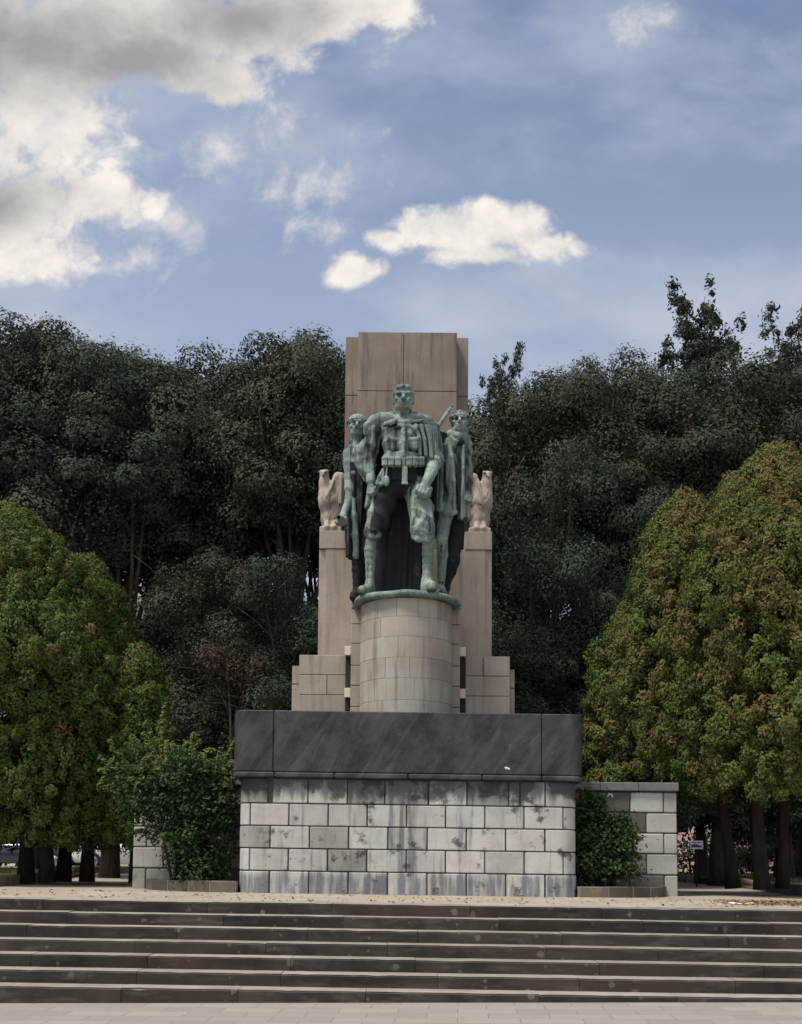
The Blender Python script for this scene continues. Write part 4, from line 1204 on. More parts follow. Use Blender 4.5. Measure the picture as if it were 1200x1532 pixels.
def oak(name, H, lobes, n_clump, n_leaf, mat, leaf=(.13, .075), rc=(.42, .78), parent=None, low=3, trunk_r=.19, seed=0, loose=.30, taper=.8, twig=.9):
    """lobes: (x, y, z, rx, ry, rz) ; returns root with trunk (and limbs) and crown"""
    root = parent
    vol = np.array([l[3] * l[4] + l[3] * l[5] for l in lobes]); cnts = np.maximum(low, (n_clump * vol / vol.sum()).astype(int))
    C, N, Ls, Ti = [], [], [], []
    tips = []; n_leaf = int(n_leaf * 2.3); leaf = (leaf[0] * .66, leaf[1] * .70)
    for l, k in zip(lobes, cnts):
        d = unit(k, -.75); r = rng.uniform(.55, 1.0, (len(d), 1)) ** .6
        P = np.array(l[:3]) + d * r * np.array(l[3:])
        if loose:
            m_ = int(loose * n_leaf * len(P)); q = unit(m_); m_ = len(q)
            C.append(np.array(l[:3]) + q * rng.uniform(.3, 1.12, (m_, 1)) * np.array(l[3:])); N.append(q * .6 + np.array([0, 0, .5]) + rng.normal(size=(m_, 3)) * .6)
            Ti.append(np.clip(np.stack([.45 + rng.normal(size=m_) * .25, rng.normal(size=m_) * .15, .42 + rng.normal(size=m_) * .13], 1), 0, 1))
        for p, dd in zip(P, d):
            R_ = rng.uniform(*rc); m_ = int(n_leaf * (R_ / .6) ** 2)
            q = unit(m_, -.65); m_ = len(q)
            rr_ = rng.uniform(.55, 1.0, (m_, 1)) ** .5 * np.where(rng.random((m_, 1)) < .14, rng.uniform(1.0, 1.35, (m_, 1)), 1.0)
            rr_ = rr_ * (1 + .22 * np.sin(5 * q[:, :1] + 9 * p[0]) * np.cos(6 * q[:, 1:2] + 7 * p[2]))
            C.append(p + q * rr_ * np.array([R_, R_, R_ * .72]) * rng.uniform(.7, 1.3, (1, 3)))
            N.append(q * .9 + np.array([0, 0, .35]) + rng.normal(size=(m_, 3)) * .26)
            ct = rng.random()
            t = np.empty((m_, 3)); t[:, 0] = np.clip(.25 + .5 * ct + rng.normal(size=m_) * .14, 0, 1)
            t[:, 1] = np.clip((ct > .72) * .45 + rng.normal(size=m_) * .15, 0, 1)
            t[:, 2] = np.clip(.44 + .16 * (rng.random() - .5) + rng.normal(size=m_) * .07, 0, 1)
            Ti.append(t); tips.append(p)
    C = np.concatenate(C); N = np.concatenate(N); Ti = np.concatenate(Ti)
    s_ = rng.uniform(.7, 1.25, len(C))
    leaf_obj('crown', C, N, leaf[0] * s_, leaf[1] * s_, Ti, mat, root)
    # trunk with limbs
    mb = MB()
    top = max(l[2] + l[5] * .3 for l in lobes)
    pts, rad = [], []
    ph = random.uniform(0, 6)
    for i in range(9):
        t = i / 8; pts.append((.22 * math.sin(2.2 * t + ph) * t, .22 * math.cos(2.9 * t + ph) * t, t * top)); rad.append(trunk_r * (1 - taper * t) + (.10 if i == 0 else 0))
    mb.tube(pts, rad, 9, jitter=.15)
    for l in lobes:
        for _ in range(2):
            zb = max(.12 * H, (l[2] - l[5]) * random.uniform(.45, .85)); f = min(1, zb / top); j = min(7, int(f * 8))
            b = Vector(pts[j]); b.z = zb
            e = Vector(l[:3]) + Vector((random.uniform(-.6, .6) * l[3], random.uniform(-.6, .6) * l[4], random.uniform(-.1, .6) * l[5]))
            mid = b.lerp(e, .5) + Vector((random.uniform(-.2, .2), random.uniform(-.2, .2), random.uniform(-.35, .1)))
            r0 = trunk_r * (1 - .7 * f) * .6
            mb.tube([b, b.lerp(mid, .5) + Vector((0, 0, .05)), mid, mid.lerp(e, .55), e], [r0, r0 * .85, r0 * .65, r0 * .42, .02], 7, jitter=.12)
            for _ in range(4):
                s0 = mid.lerp(e, random.random()); e2 = s0 + Vector((random.uniform(-twig, twig), random.uniform(-twig, twig), random.uniform(.0, twig)))
                mb.tube([s0, s0.lerp(e2, .5) + Vector((0, 0, .06)), e2], [r0 * .33, r0 * .2, .009], 5)
    mb.build('trunk', M_bark, root, fix=False)

def copy_tree(o, loc, rz, sc):
    c = o.copy(); COL.objects.link(c); c.location = loc; c.rotation_euler = (0, 0, rz); c.scale = sc
    for ch in o.children:
        k = ch.copy(); COL.objects.link(k); k.parent = c
    return c

def lobes_tall(H, r, n=9, gap=True, z0=.60):
    out = []
    for i in range(n):
        t = i / (n - 1)
        z = H * (.30 + .62 * t) if not gap else H * (z0 + (.93 - z0) * t)
        w = r * (1.0 - .55 * max(0, t - .35))
        a = i * 2.4
        out.append((math.cos(a) * w * .55, math.sin(a) * w * .5, z, w * random.uniform(.48, .66), w * random.uniform(.48, .66), H * random.uniform(.07, .10)))
    return out
def low_lobes(H, r, n=6):
    out = []
    for i in range(n):
        a = i * 2.4 + 1; t = i / (n - 1)
        out.append((math.cos(a) * r * .6, math.sin(a) * r * .5, H * (.16 + .30 * t), r * random.uniform(.45, .6), r * random.uniform(.4, .55), H * random.uniform(.06, .09)))
    return out

HB = 13.0
protos = []
for i in range(4):
    r = empty('oak_tree')
    random.seed(20 + i)
    oak('oak', HB, lobes_tall(HB, 2.6 + .2 * (i % 2), 11, True, (.70, .71, .62, .58)[i]) + low_lobes(HB, 2.2, 4 + (i > 1)), 150, 300, mat=M_oak if i % 2 == 0 else M_oak2, rc=(.48, .90), parent=r, seed=i, leaf=(.14, .08))
    protos.append(r)
# tall open tree with thin tufts reaching above the others
def sparse_tree(H, r):
    """a full lower crown and an open feathery top of many small uneven tufts on thin branches"""
    root = empty('oak_tree')
    lob = []
    for i in range(7):
        a = i * 2.4; lob.append((math.cos(a) * r * .4, math.sin(a) * r * .4, H * (.42 + .055 * i), r * .62, r * .6, H * .06))
    oak('oak', H, lob, 110, 150, M_oak, leaf=(.14, .07), rc=(.25, .5), parent=root, trunk_r=.14, taper=.97, twig=.5)
    crown = [c_ for c_ in root.children if c_.name.startswith('crown')][0]
    C, N, Ti = [], [], []; mb = MB(); tips = []
    lead = [Vector((.0, 0, H * .60))]
    for i in range(1, 9): lead.append(lead[-1] + Vector((random.uniform(-.16, .16), random.uniform(-.16, .16), H * .05)))
    mb.tube(lead, [.075 - .0085 * i for i in range(9)], 6)
    for i in range(84):
        t = random.random() ** .85; b = lead[int(t * 7.5)].copy(); b.z += random.uniform(-.2, .2)
        a = random.uniform(0, 6.28); q = r * 1.35 * (1.0 - .50 * t) * (.2 + .8 * random.random())
        e = b + Vector((math.cos(a) * q, math.sin(a) * q * .8, random.uniform(.15, .9) * (.5 + q * .45)))
        mid = b.lerp(e, .5) + Vector((random.uniform(-.15, .15), random.uniform(-.15, .15), -.12))
        mb.tube([b, mid, e], [.030 - .015 * t, .018, .006], 5)
        for k in range(5):
            f = random.uniform(.35, 1.05); c0 = (b.lerp(mid, f * 2) if f < .5 else mid.lerp(e, f * 2 - 1)) + Vector([random.gauss(0, .17) for _ in range(3)])
            r_ = random.uniform(.10, .27); m_ = int(300 * r_)
            qv = unit(m_); m_ = len(qv)
            C.append(np.array(c0) + qv * r_ * rng.uniform(.2, 1.25, (m_, 1)) * rng.uniform(.6, 1.4, (1, 3))); N.append(qv * .7 + np.array([0, 0, .4]) + rng.normal(size=(m_, 3)) * .4)
            Ti.append(np.clip(np.stack([.4 + rng.normal(size=m_) * .2, rng.normal(size=m_) * .15, .42 + rng.normal(size=m_) * .08], 1), 0, 1))
    C = np.concatenate(C); s_ = rng.uniform(.7, 1.25, len(C))
    o = leaf_obj('crown_top', C, np.concatenate(N), .12 * s_, .06 * s_, np.concatenate(Ti), M_oak, root)
    mb.build('branch', M_bark, root, fix=False)
    return root
random.seed(77)
sp = sparse_tree(15.0, 1.75)
def bush_tree(H, r, mat, seed):
    random.seed(seed)
    root = empty('oak_tree'); lob = []
    for i in range(11):
        t = i / 10; a = i * 2.4; w = r * (1 - .5 * max(0, t - .3)) * (1 if t > .1 else .9)
        lob.append((math.cos(a) * w * .55, math.sin(a) * w * .5, H * (.14 + .74 * t), w * random.uniform(.45, .6), w * random.uniform(.45, .6), H * random.uniform(.07, .11)))
    oak('oak', H, lob, 150, 330, mat, leaf=(.10, .058), rc=(.30, .6), parent=root, trunk_r=.14)
    return root
bu = [bush_tree(8.0, 2.2, M_oak, 5), bush_tree(8.0, 2.0, M_oak2, 6)]

def place(proto, first, px, top, Y, H, rz, wide, label, group='tall evergreen oaks behind the monument'):
    """stand a tree so that its crown top reaches photo row `top` at depth Y"""
    cv = sorted([c_ for c_ in proto.children if c_.name.startswith('crown')], key=lambda c_: c_.name)[-1].data
    co_ = np.empty(len(cv.vertices) * 3, np.float32); cv.vertices.foreach_get('co', co_); H = float(np.percentile(co_[2::3], 99.95))
    zt = W(px, top + (22 if 26.5 < Y < 30 else 8), Y).z; x = W(px, 1282, Y).x; s = zt / H
    loc = (x, Y, gz(max(-12, min(12, x))) - .02)
    sc = (wide, wide, s)
    if first:
        o = proto; o.location = loc; o.rotation_euler = (0, 0, rz); o.scale = sc
    else: o = copy_tree(proto, loc, rz, sc)
    tag(o, label, 'tree', group)
    return o
usedp = set()
OAKS = [
    (0, -60, 464, 27.0, .3, 1.05, 'dark evergreen oak cut by the left edge of the photo'),
    (1, 60, 478, 28.5, 2.0, 1.0, 'dark evergreen oak with bright sky gaps above the left thuja'),
    (2, 165, 488, 27.0, 4.1, .95, 'tall dark oak whose rounded top stands left of the skyline dip'),
    (3, 262, 505, 28.0, .9, 1.0, 'dark oak with an olive tinged top in the middle of the left row'),
    (0, 352, 524, 29.0, 3.3, .9, 'lower topped dark oak second to the left from the stele'),
    (1, 430, 502, 27.0, 5.0, .92, 'dark oak with a rounded top nearest the left side of the stele'),
    (2, 500, 500, 29.5, 1.1, .9, 'dark oak partly hidden by the left edge of the stele'),
    (3, 722, 572, 27.5, 2.7, .9, 'dark oak just right of the stele behind the right eagle'),
    (0, 805, 566, 29.0, 1.7, .95, 'dark oak in the skyline dip right of the stele'),
    (1, 885, 540, 28.0, 4.4, .95, 'olive dark oak between the skyline dip and the tall open tree'),
    (2, 975, 518, 29.0, 5.5, .95, 'dark oak standing below and left of the tall open topped tree'),
    (3, 1075, 518, 27.5, .2, 1.0, 'dark oak standing below the tall open topped tree'),
    (1, 1172, 532, 28.5, 3.0, 1.0, 'dark oak behind the peak of the right thuja'),
    (2, 1265, 508, 28.0, 2.2, 1.0, 'dark oak at the right edge of the photo')]
for (v, px, top, Y, rz, wd, lab) in OAKS:
    place(protos[v], v not in usedp, px, top, Y, HB, rz, wd, lab); usedp.add(v)
for i, (px, top, Y, rz, wd, lab) in enumerate((
    (1050, 412, 30, .4, 1.0, 'tallest open topped tree with thin tufts against the sky'),
    (1200, 452, 30.5, 2.2, .9, 'open topped tree with thin tufts at the right edge'),
    (760, 512, 31, 4.0, .62, 'small open topped tree with thin tufts right of the stele'),
    (900, 540, 31, 1.0, .8, 'open topped tree with short tufts left of the tallest tree'))):
    place(sp, i == 0, px, top, Y, 15.6, rz, wd, lab, 'open topped trees behind the oaks')
for i, (v, px, top, Y, rz, wd, lab) in enumerate((
    (0, 815, 655, 24.5, .5, 1.0, 'round dark oak in front right behind the right eagle'),
    (1, 790, 915, 23.6, 2.5, .75, 'low dark oak right behind the right stepped block'),
    (0, 900, 800, 25.0, 3.9, .8, 'low dark oak tucked behind the edge of the right thuja'),
    (1, 285, 815, 25.0, 1.2, .95, 'round dark oak rising right of the left thuja'),
    (0, 425, 835, 24.5, 5.1, .85, 'round dark oak left of the left eagle pedestal'),
    (1, 370, 960, 24.0, 3.1, .6, 'low dark oak left behind the slate parapet'),
    (0, 975, 690, 26.0, 2.0, .9, 'round dark oak above the right thuja'),
    )):
    place(bu[v], i < 2, px, top, Y, 8.0, rz, wd, lab, 'lower rounded oaks behind the monument')

# withered brown shrub left of the stepped block
rd = empty('withered_shrub', (W(350, 1000, 23.6).x, 23.3, gz(-3)))
tag(rd, 'withered brown shrub among the dark oaks left of the parapet', 'shrub')
random.seed(3)
zc = W(350, 1000, 23.3).z
oak('x', 5, [(0, 0, zc, .75, .5, .5), (-.45, 0, zc + .1, .4, .3, .3), (.45, .0, zc - .3, .4, .3, .45)], 26, 60, M_dead, leaf=(.12, .06), rc=(.2, .4), parent=rd, trunk_r=.07)

# ------------------------------------------------------------------ thujas
def thuja(name, H, z0, rx, ry, n_pl, brown, label, loc, trunks, lean=0.0, seed=1):
    global rng
    rng = np.random.default_rng(seed); random.seed(seed)
    root = empty('thuja_tree', loc)
    tag(root, label, 'tree', 'thuja trees in the beds')
    C, N, T, Ti, Ls = [], [], [], [], []
    def radius(t): return (np.sin(np.pi * np.clip(t * .70 + .295, 0, 1)) ** .72) * 1.04
    # lobes make the outline uneven
    lob = [(rng.uniform(0, 2 * np.pi), rng.uniform(.05, .95), rng.uniform(.10, .22)) for _ in range(34)]
    for k in range(n_pl):
        t = rng.random() ** .9; a = rng.uniform(0, 2 * np.pi)
        w = 1.0
        for (la, lt, lw) in lob:
            da = np.angle(np.exp(1j * (a - la)))
            w += lw * np.exp(-(da / .35) ** 2 - ((t - lt) / .09) ** 2)
        w *= .88
        depth = rng.choice([1.0, .90, .78, .6], p=[.52, .26, .15, .07]) * (rng.uniform(1.0, 1.17) if rng.random() < .22 else 1.0)
        rr_ = radius(t) * w * depth
        base = np.array([np.cos(a) * rx * rr_ + lean * t, np.sin(a) * ry * rr_, z0 + (H - z0) * t * (1 if depth > .8 else .96)])
        out = np.array([np.cos(a), np.sin(a), 0]) * (1 - .55 * t)
        ax = out * rng.uniform(.3, 1.3) + np.array([0, 0, 1.0]) + rng.normal(size=3) * .3; ax /= np.linalg.norm(ax)
        ln = rng.uniform(.14, .34); pr = rng.uniform(.10, .21)
        m_ = int(rng.uniform(90, 150))
        u = rng.random(m_); q = unit(m_); m_ = len(q); u = u[:m_]
        wid = pr * (np.sin(np.pi * np.clip(u * .85 + .12, 0, 1)))[:, None]
        P = base + ax * (u[:, None] - .4) * ln + q * wid * rng.uniform(.5, 1.15, (m_, 1))
        C.append(P)
        T.append(ax * .8 + q * .9 + rng.normal(size=(m_, 3)) * .3)
        N.append(q * .8 + out * .8 + np.array([0, 0, .3]) + rng.normal(size=(m_, 3)) * .35)
        ct = rng.random(); bz = brown(t, a, rng)
        tt = np.empty((m_, 3)); tt[:, 0] = np.clip(.15 + .6 * ct + .3 * (u - .5) + rng.normal(size=m_) * .15, 0, 1)
        tt[:, 1] = np.clip(bz * (.55 + .7 * u) + rng.normal(size=m_) * .12, 0, .95)
        tt[:, 2] = np.clip(.44 + .12 * (ct - .5) + rng.normal(size=m_) * .09, 0, 1)
        Ti.append(tt)
    C = np.concatenate(C); N = np.concatenate(N); T = np.concatenate(T); Ti = np.concatenate(Ti)
    s_ = rng.uniform(.7, 1.3, len(C))
    leaf_obj('crown', C, N, .072 * s_, .030 * s_, Ti, M_thu, root, T)
    mb = MB()
    for (dx, dy, lx, r0) in trunks:
        pts = [(dx, dy, -.05), (dx + lx * .2, dy, .5), (dx + lx * .5, dy + .03, 1.3), (dx + lx * .8, dy, 2.4), (dx + lx * 1.0, dy, H * .55), (lx * .6, 0, H * .85)]
        mb.tube(pts, [r0 * 1.35, r0, r0 * .85, r0 * .7, r0 * .45, .03], 9, jitter=.2)
        for _ in range(14):
            z = random.uniform(1.2, H * .75); a = random.uniform(0, 6.28); rr_ = random.uniform(.5, .9)
            b = Vector((dx + lx * min(1, z / 3), dy, z)); e = Vector((math.cos(a) * rx * rr_, math.sin(a) * ry * rr_, z + random.uniform(.1, .7)))
            mb.tube([b, b.lerp(e, .5) + Vector((0, 0, -.08)), e], [r0 * .3, r0 * .2, .012], 5)
    mb.build('trunk', M_bark2, root, fix=False)
    return root
def br_l(t, a, g): return max(0, .42 * math.sin(3.1 * a + 7 * t) * math.sin(9 * t + 2.3 * a + 1) - .12) + (g.random() < .06) * g.uniform(.3, .7)
def br_r(t, a, g): return .85 * max(0, .34 * t + .16 * math.cos(a + 2.4) + .42 * math.sin(3.7 * a + 8 * t) * math.sin(10 * t + 2 * a) - .10) * g.uniform(.6, 1.2) + (g.random() < .06) * g.uniform(.2, .6)
def tx(px, Y): return W(px, 1282, Y).x
BZ = .13
thuja('a', W(15, 776, 20.5).z, 0.62, 2.35, 1.9, 3300, br_l, 'big green thuja at the left edge, the peak over the left bed', (tx(-8, 20.5), 20.5, BZ), [(-.2, 0, .1, .16), (.55, .15, -.1, .13), (1.0, .0, -.2, .12)], seed=11)
thuja('b', W(112, 850, 21.4).z, .72, 1.25, 1.15, 1350, br_l, 'smaller bright green thuja right of the big left one', (tx(115, 21.4), 21.4, BZ), [(-.25, 0, .1, .13), (.2, 0, .05, .12)], seed=12)
thuja('c', W(205, 985, 20.6).z, .62, .72, .7, 560, br_l, 'lowest thuja of the left bed, beside the leafy shrub', (tx(200, 20.6), 20.6, BZ), [(.0, 0, .03, .07)], seed=13)
thuja('d', W(1190, 690, 19.6).z, 1.5, 2.15, 1.9, 2900, br_r, 'big brown tinged thuja at the right edge', (tx(1172, 19.6), 19.6, BZ), [(-.35, .1, -.12, .125), (.15, .5, .1, .10)], seed=14)
thuja('e', W(1045, 758, 20.2).z, 1.85, 1.42, 1.2, 1800, br_r, 'brown and green thuja left of the big right one', (tx(1035, 20.2), 20.2, BZ), [(.78, .1, -.3, .105)], seed=15)
thuja('f', W(950, 905, 20.6).z, 1.55, .92, .9, 800, br_r, 'lowest thuja of the right bed, leaning to the parapet', (tx(952, 20.6), 20.6, BZ - .1), [(.45, .1, -.2, .08)], seed=16)

thuja('g', W(1112, 728, 21.0).z, 1.9, 1.1, 1.0, 700, br_r, 'thuja wedged between the two larger ones of the right bed', (tx(1108, 21.0), 21.0, BZ), [(.45, .2, -.3, .06)], seed=17)

# ------------------------------------------------------------------ shrubs in the planters
def shrub(label, loc, lobes, n_cl, n_lf, sprigs, seed, leaf=(.075, .04)):
    global rng
    rng = np.random.default_rng(seed); random.seed(seed)
    root = empty('shrub', loc); tag(root, label, 'shrub')
    C, N, Ti = [], [], []
    vol = np.array([l[3] * l[5] for l in lobes]); cn = np.maximum(2, (n_cl * vol / vol.sum()).astype(int))
    for l, k in zip(lobes, cn):
        d = unit(k, -.8); P = np.array(l[:3]) + d * rng.uniform(.5, 1.18, (len(d), 1)) ** .6 * np.array(l[3:])
        for p in P:
            r_ = rng.uniform(.10, .24); q = unit(n_lf, -.7); m_ = len(q)
            C.append(p + q * r_ * rng.uniform(.3, 1.0, (m_, 1)) ** .6 * np.where(rng.random((m_, 1)) < .15, 1.7, 1) * rng.uniform(.6, 1.5, (1, 3))); N.append(q * .6 + np.array([0, -.1, .7]) + rng.normal(size=(m_, 3)) * .45)
            ct = rng.random(); t = np.empty((m_, 3)); t[:, 0] = np.clip(.2 + .5 * ct + rng.normal(size=m_) * .2, 0, 1)
            t[:, 1] = np.clip((rng.random(m_) < .04) * .6, 0, 1); t[:, 2] = np.clip(.32 + .15 * (ct - .5) + rng.normal(size=m_) * .12, 0, 1); Ti.append(t)
    mb = MB()
    for (p0, p1, p2, yel) in sprigs:
        A, Bm, E = Vector(p0), Vector(p1), Vector(p2)
        pts = [A.lerp(Bm, t).lerp(Bm.lerp(E, t), t) for t in np.linspace(0, 1, 9)]
        mb.tube(pts, [.010 - .0009 * i for i in range(9)], 5)
        for t in np.linspace(.2, 1, 26):
            p = A.lerp(Bm, t).lerp(Bm.lerp(E, t), t)
            m_ = 6; q = rng.normal(size=(m_, 3)); q /= np.linalg.norm(q, axis=1, keepdims=True)
            C.append(np.array(p) + q * .035); N.append(q * .5 + np.array([0, -.3, .8]))
            tt = np.empty((m_, 3)); tt[:, 0] = .8; tt[:, 1] = np.clip(yel + rng.normal(size=m_) * .15, 0, 1); tt[:, 2] = np.clip(.55 + rng.normal(size=m_) * .1, 0, 1); Ti.append(tt)
    C = np.concatenate(C); N = np.concatenate(N); Ti = np.concatenate(Ti); s_ = rng.uniform(.7, 1.25, len(C))
    leaf_obj('foliage', C, N, leaf[0] * s_, leaf[1] * s_, Ti, M_shr, root)
    for i in range(9):
        l = lobes[i % len(lobes)]; b = Vector((random.uniform(-.18, .18), random.uniform(-.1, .1), -.05)); e = Vector(l[:3]) + Vector((random.uniform(-.3, .3), random.uniform(-.2, .2), .1))
        mb.tube([b, b.lerp(e, .4) + Vector((0, 0, .15)), e], [.026, .018, .008], 6)
    mb.build('stem', M_bark2, root, fix=False)
    return root
YS = 18.35
def L3(px, py, Y=YS, o=None):
    p = W(px, py, Y); return (p.x - o[0], p.y - o[1], p.z - o[2])
o1 = (W(272, 1315, YS).x, YS, .10 + gz(-3.6))
def lb(px, py, rx, ry_, dy=0.0, o=o1, depth=.45):
    p = L3(px, py, YS, o); return (p[0], p[1] + dy, p[2], rx / 90, depth, ry_ / 90)
sg = lambda a, b, c, y, o=o1, d=0.0: (tuple(np.array(L3(*a, YS, o))), tuple(np.array(L3(*b, YS, o)) + np.array((0, -d, 0))), tuple(np.array(L3(*c, YS, o)) + np.array((0, -d, 0))), y)
shrub('leafy green shrub with arching yellowish sprays in the left planter', o1,
      [lb(270, 1205, 62, 62), lb(305, 1240, 42, 75), lb(235, 1190, 50, 40), lb(285, 1160, 52, 42), lb(275, 1265, 40, 45), lb(325, 1190, 28, 55, .1), lb(215, 1175, 30, 25), lb(300, 1295, 40, 30)],
      330, 66,
      [sg((240, 1180), (200, 1135), (150, 1152), .35), sg((230, 1190), (195, 1165), (157, 1178), .3), sg((250, 1160), (235, 1110), (246, 1058), .35), sg((248, 1150), (225, 1120), (215, 1098), .4),
       sg((285, 1150), (285, 1115), (300, 1108), .75), sg((290, 1150), (300, 1120), (318, 1122), .7), sg((280, 1150), (270, 1125), (280, 1110), .75), sg((300, 1160), (320, 1135), (342, 1148), .3),
       sg((260, 1160), (240, 1128), (222, 1130), .45), sg((265, 1155), (262, 1125), (258, 1112), .5), sg((230, 1180), (205, 1160), (185, 1138), .35), sg((310, 1165), (330, 1150), (335, 1128), .3),
       sg((220, 1205), (200, 1190), (180, 1200), .3), sg((225, 1245), (210, 1240), (190, 1248), .3), sg((270, 1160), (275, 1128), (268, 1118), .5), sg((295, 1165), (310, 1140), (325, 1135), .4),
       sg((262, 1290), (264, 1260), (266, 1245), .3)] + [sg((262 + 70 * math.sin(k * 1.9), 1190 + 30 * math.cos(k * 2.7)), (262 + 95 * math.sin(k * 1.9), 1130 + 22 * math.cos(k * 2.7)), (262 + 108 * math.sin(k * 1.9) , 1140 + 40 * math.cos(k * 3.3)), .2 + .3 * (k % 3) / 2, o1, .25) for k in range(22)], 31)
o2 = (W(905, 1320, YS).x, YS, .10 + gz(3.4))
shrub('small dark green shrub in the right planter', o2,
      [lb(898, 1262, 34, 42, 0, o2, .3), lb(884, 1225, 20, 36, 0, o2, .25), lb(922, 1285, 26, 28, 0, o2, .3), lb(880, 1285, 22, 35, 0, o2, .3), lb(910, 1305, 40, 18, 0, o2, .3), lb(935, 1250, 20, 25, 0, o2, .25)],
      180, 62,
      [sg((890, 1215), (885, 1195), (880, 1182), .3, o2), sg((900, 1220), (905, 1200), (902, 1190), .35, o2), sg((930, 1290), (940, 1275), (940, 1305), .6, o2), sg((875, 1220), (870, 1200), (872, 1188), .3, o2),
       sg((930, 1250), (948, 1245), (955, 1255), .3, o2), sg((935, 1275), (950, 1272), (958, 1285), .3, o2)], 32)

# ------------------------------------------------------------------ planters and bed kerbs
M_kerb = m_granite('dark_kerb_stone', (.10, .085, .068), (.15, .13, .105), .5)
M_kerb2 = m_granite('mossy_kerb_stone', (.22, .19, .135), (.28, .24, .185), .6)
def smooth_path(pts, n=8):
    out = []
    P = [Vector(p) for p in pts]; P = [P[0] * 2 - P[1]] + P + [P[-1] * 2 - P[-2]]
    for i in range(1, len(P) - 2):
        for k in range(n):
            t = k / n; a, b, c, d = P[i - 1], P[i], P[i + 1], P[i + 2]
            out.append(.5 * ((2 * b) + (c - a) * t + (2 * a - 5 * b + 4 * c - d) * t * t + (3 * b - a - 3 * c + d) * t ** 3))
    out.append(P[-2]); return out
def kerb(name, pts, h, w, mat, label, cat, ln=.55, mort=None, below=.1):
    path = smooth_path(pts)
    cum = [0]
    for a, b in zip(path, path[1:]): cum.append(cum[-1] + (b - a).length)
    def at(s):
        for i in range(len(path) - 1):
            if s <= cum[i + 1] or i == len(path) - 2:
                return path[i].lerp(path[i + 1], (s - cum[i]) / max(1e-6, cum[i + 1] - cum[i])), (path[i + 1] - path[i]).normalized()
    mb = MB(); s = 0
    while s < cum[-1] - .05:
        e = min(cum[-1], s + ln * random.uniform(.75, 1.3)); k = 5
        o_, i_ = [], []
        for q in np.linspace(s + .008, e - .008, k):
            p, d = at(q); nn = Vector((d.y, -d.x, 0)); o_.append(p + nn * random.uniform(-.002, .002)); i_.append(p - nn * w)
        mb.prism([(p.x, p.y) for p in o_] + [(p.x, p.y) for p in i_[::-1]], -below, h + random.uniform(-.008, .008), .014, 0, rt(.75, 1.3, .06), lambda x, y: gz(max(-12, min(12, x))))
        s = e
    o = mb.build(name, mat); tag(o, label, cat)
    if mort:
        mb = MB(); oo, ii = [], []
        for q in np.linspace(.0, cum[-1], 30):
            p, d = at(q); nn = Vector((d.y, -d.x, 0)); oo.append(p - nn * .010); ii.append(p - nn * (w - .01))
        mb.prism([(p.x, p.y) for p in oo] + [(p.x, p.y) for p in ii[::-1]], -below, h - .006, 0, 0, 1, lambda x, y: gz(x))
        mb.build('mortar', mort, o)
    return o, path
M_mort2 = plain('pale_mortar', (.24, .225, .20), .9, spec=.1)
def pp(*l): return [(tx(px, Y), Y, 0) for px, Y in l]
kL, pL = kerb('planter_kerb', pp((219, 18.97), (228, 18.5), (262, 18.08), (308, 17.84), (353, 17.74)), .175, .13, M_kerb, 'low curved dark stone kerb of the planter under the big leafy shrub', 'kerb', .42, M_mort2)
kR, pR = kerb('planter_kerb', pp((866, 17.74), (905, 17.78), (950, 17.98), (985, 18.3), (997, 18.97)), .175, .13, M_kerb, 'low curved dark stone kerb of the planter under the small shrub', 'kerb', .42, M_mort2)
def soil_fill(name, poly, z, mat, bump=.03):
    b = bmesh.new(); vs = [b.verts.new((p[0], p[1], z + gz(max(-12, min(12, p[0]))))) for p in poly]
    f = b.faces.new(vs)
    if f.normal.z < 0: f.normal_flip()
    mb = MB(); mb.bm(b); o = mb.build(name, mat); o['kind'] = 'structure'; return o
soil_fill('planter_soil', [(p.x, p.y + .06) for p in pL] + [(-2.0, 19.2), (tx(219, 19), 19.2)], .12, M_soil)
soil_fill('planter_soil', [(p.x, p.y + .06) for p in pR] + [(tx(997, 19), 19.2), (2.0, 19.2)], .12, M_soil)
bl, q1 = kerb('bed_kerb', pp((-190, 16.2), (-60, 18.0), (0, 19.1), (60, 22.2), (106, 26.2), (113, 28.0)), .19, .2, M_kerb2, 'worn stone kerb along the left bed with the thujas', 'kerb', .9)
bl2, q2 = kerb('bed_kerb', pp((112, 31.5), (150, 32.2), (240, 33.5), (330, 34.5)), .22, .2, M_kerb2, 'far dark kerb left of the monument in front of the white car', 'kerb', .9)
br_, q3 = kerb('bed_kerb', pp((940, 31.6), (1020, 31.0), (1080, 29.0), (1128, 24.0), (1177, 21.0), (1230, 19.6), (1400, 17.8)), .20, .2, M_kerb2, 'worn stone kerb along the right bed with the thujas', 'kerb', .8)
t = NT('bed_earth'); c = t.co(); n = t.noise(c, 3, 7, .65)
M_bed = t.done(t.mix(t.step(n, .35, .7), (.045, .036, .026), (.105, .085, .055)), .95, t.bump(t.noise(c, 20, 5), .6, .03), spec=.1)
soil_fill('bed_soil', [(p.x, p.y + .1) for p in q1] + [(tx(113, 28) - .1, 31.2), (-30, 31.2), (-30, 16)], .12, M_bed)
soil_fill('bed_soil', [(p.x, p.y + .1) for p in q2] + [(tx(330, 34.5), 35.9), (-30, 35.9), (-30, 31.4), (tx(112, 31.5), 31.4)], .13, M_bed)
soil_fill('bed_soil', [(p.x, p.y + .1) for p in q3] + [(30, 17.8), (30, 35.5), (tx(940, 31.6), 35.5)], .12, M_bed)

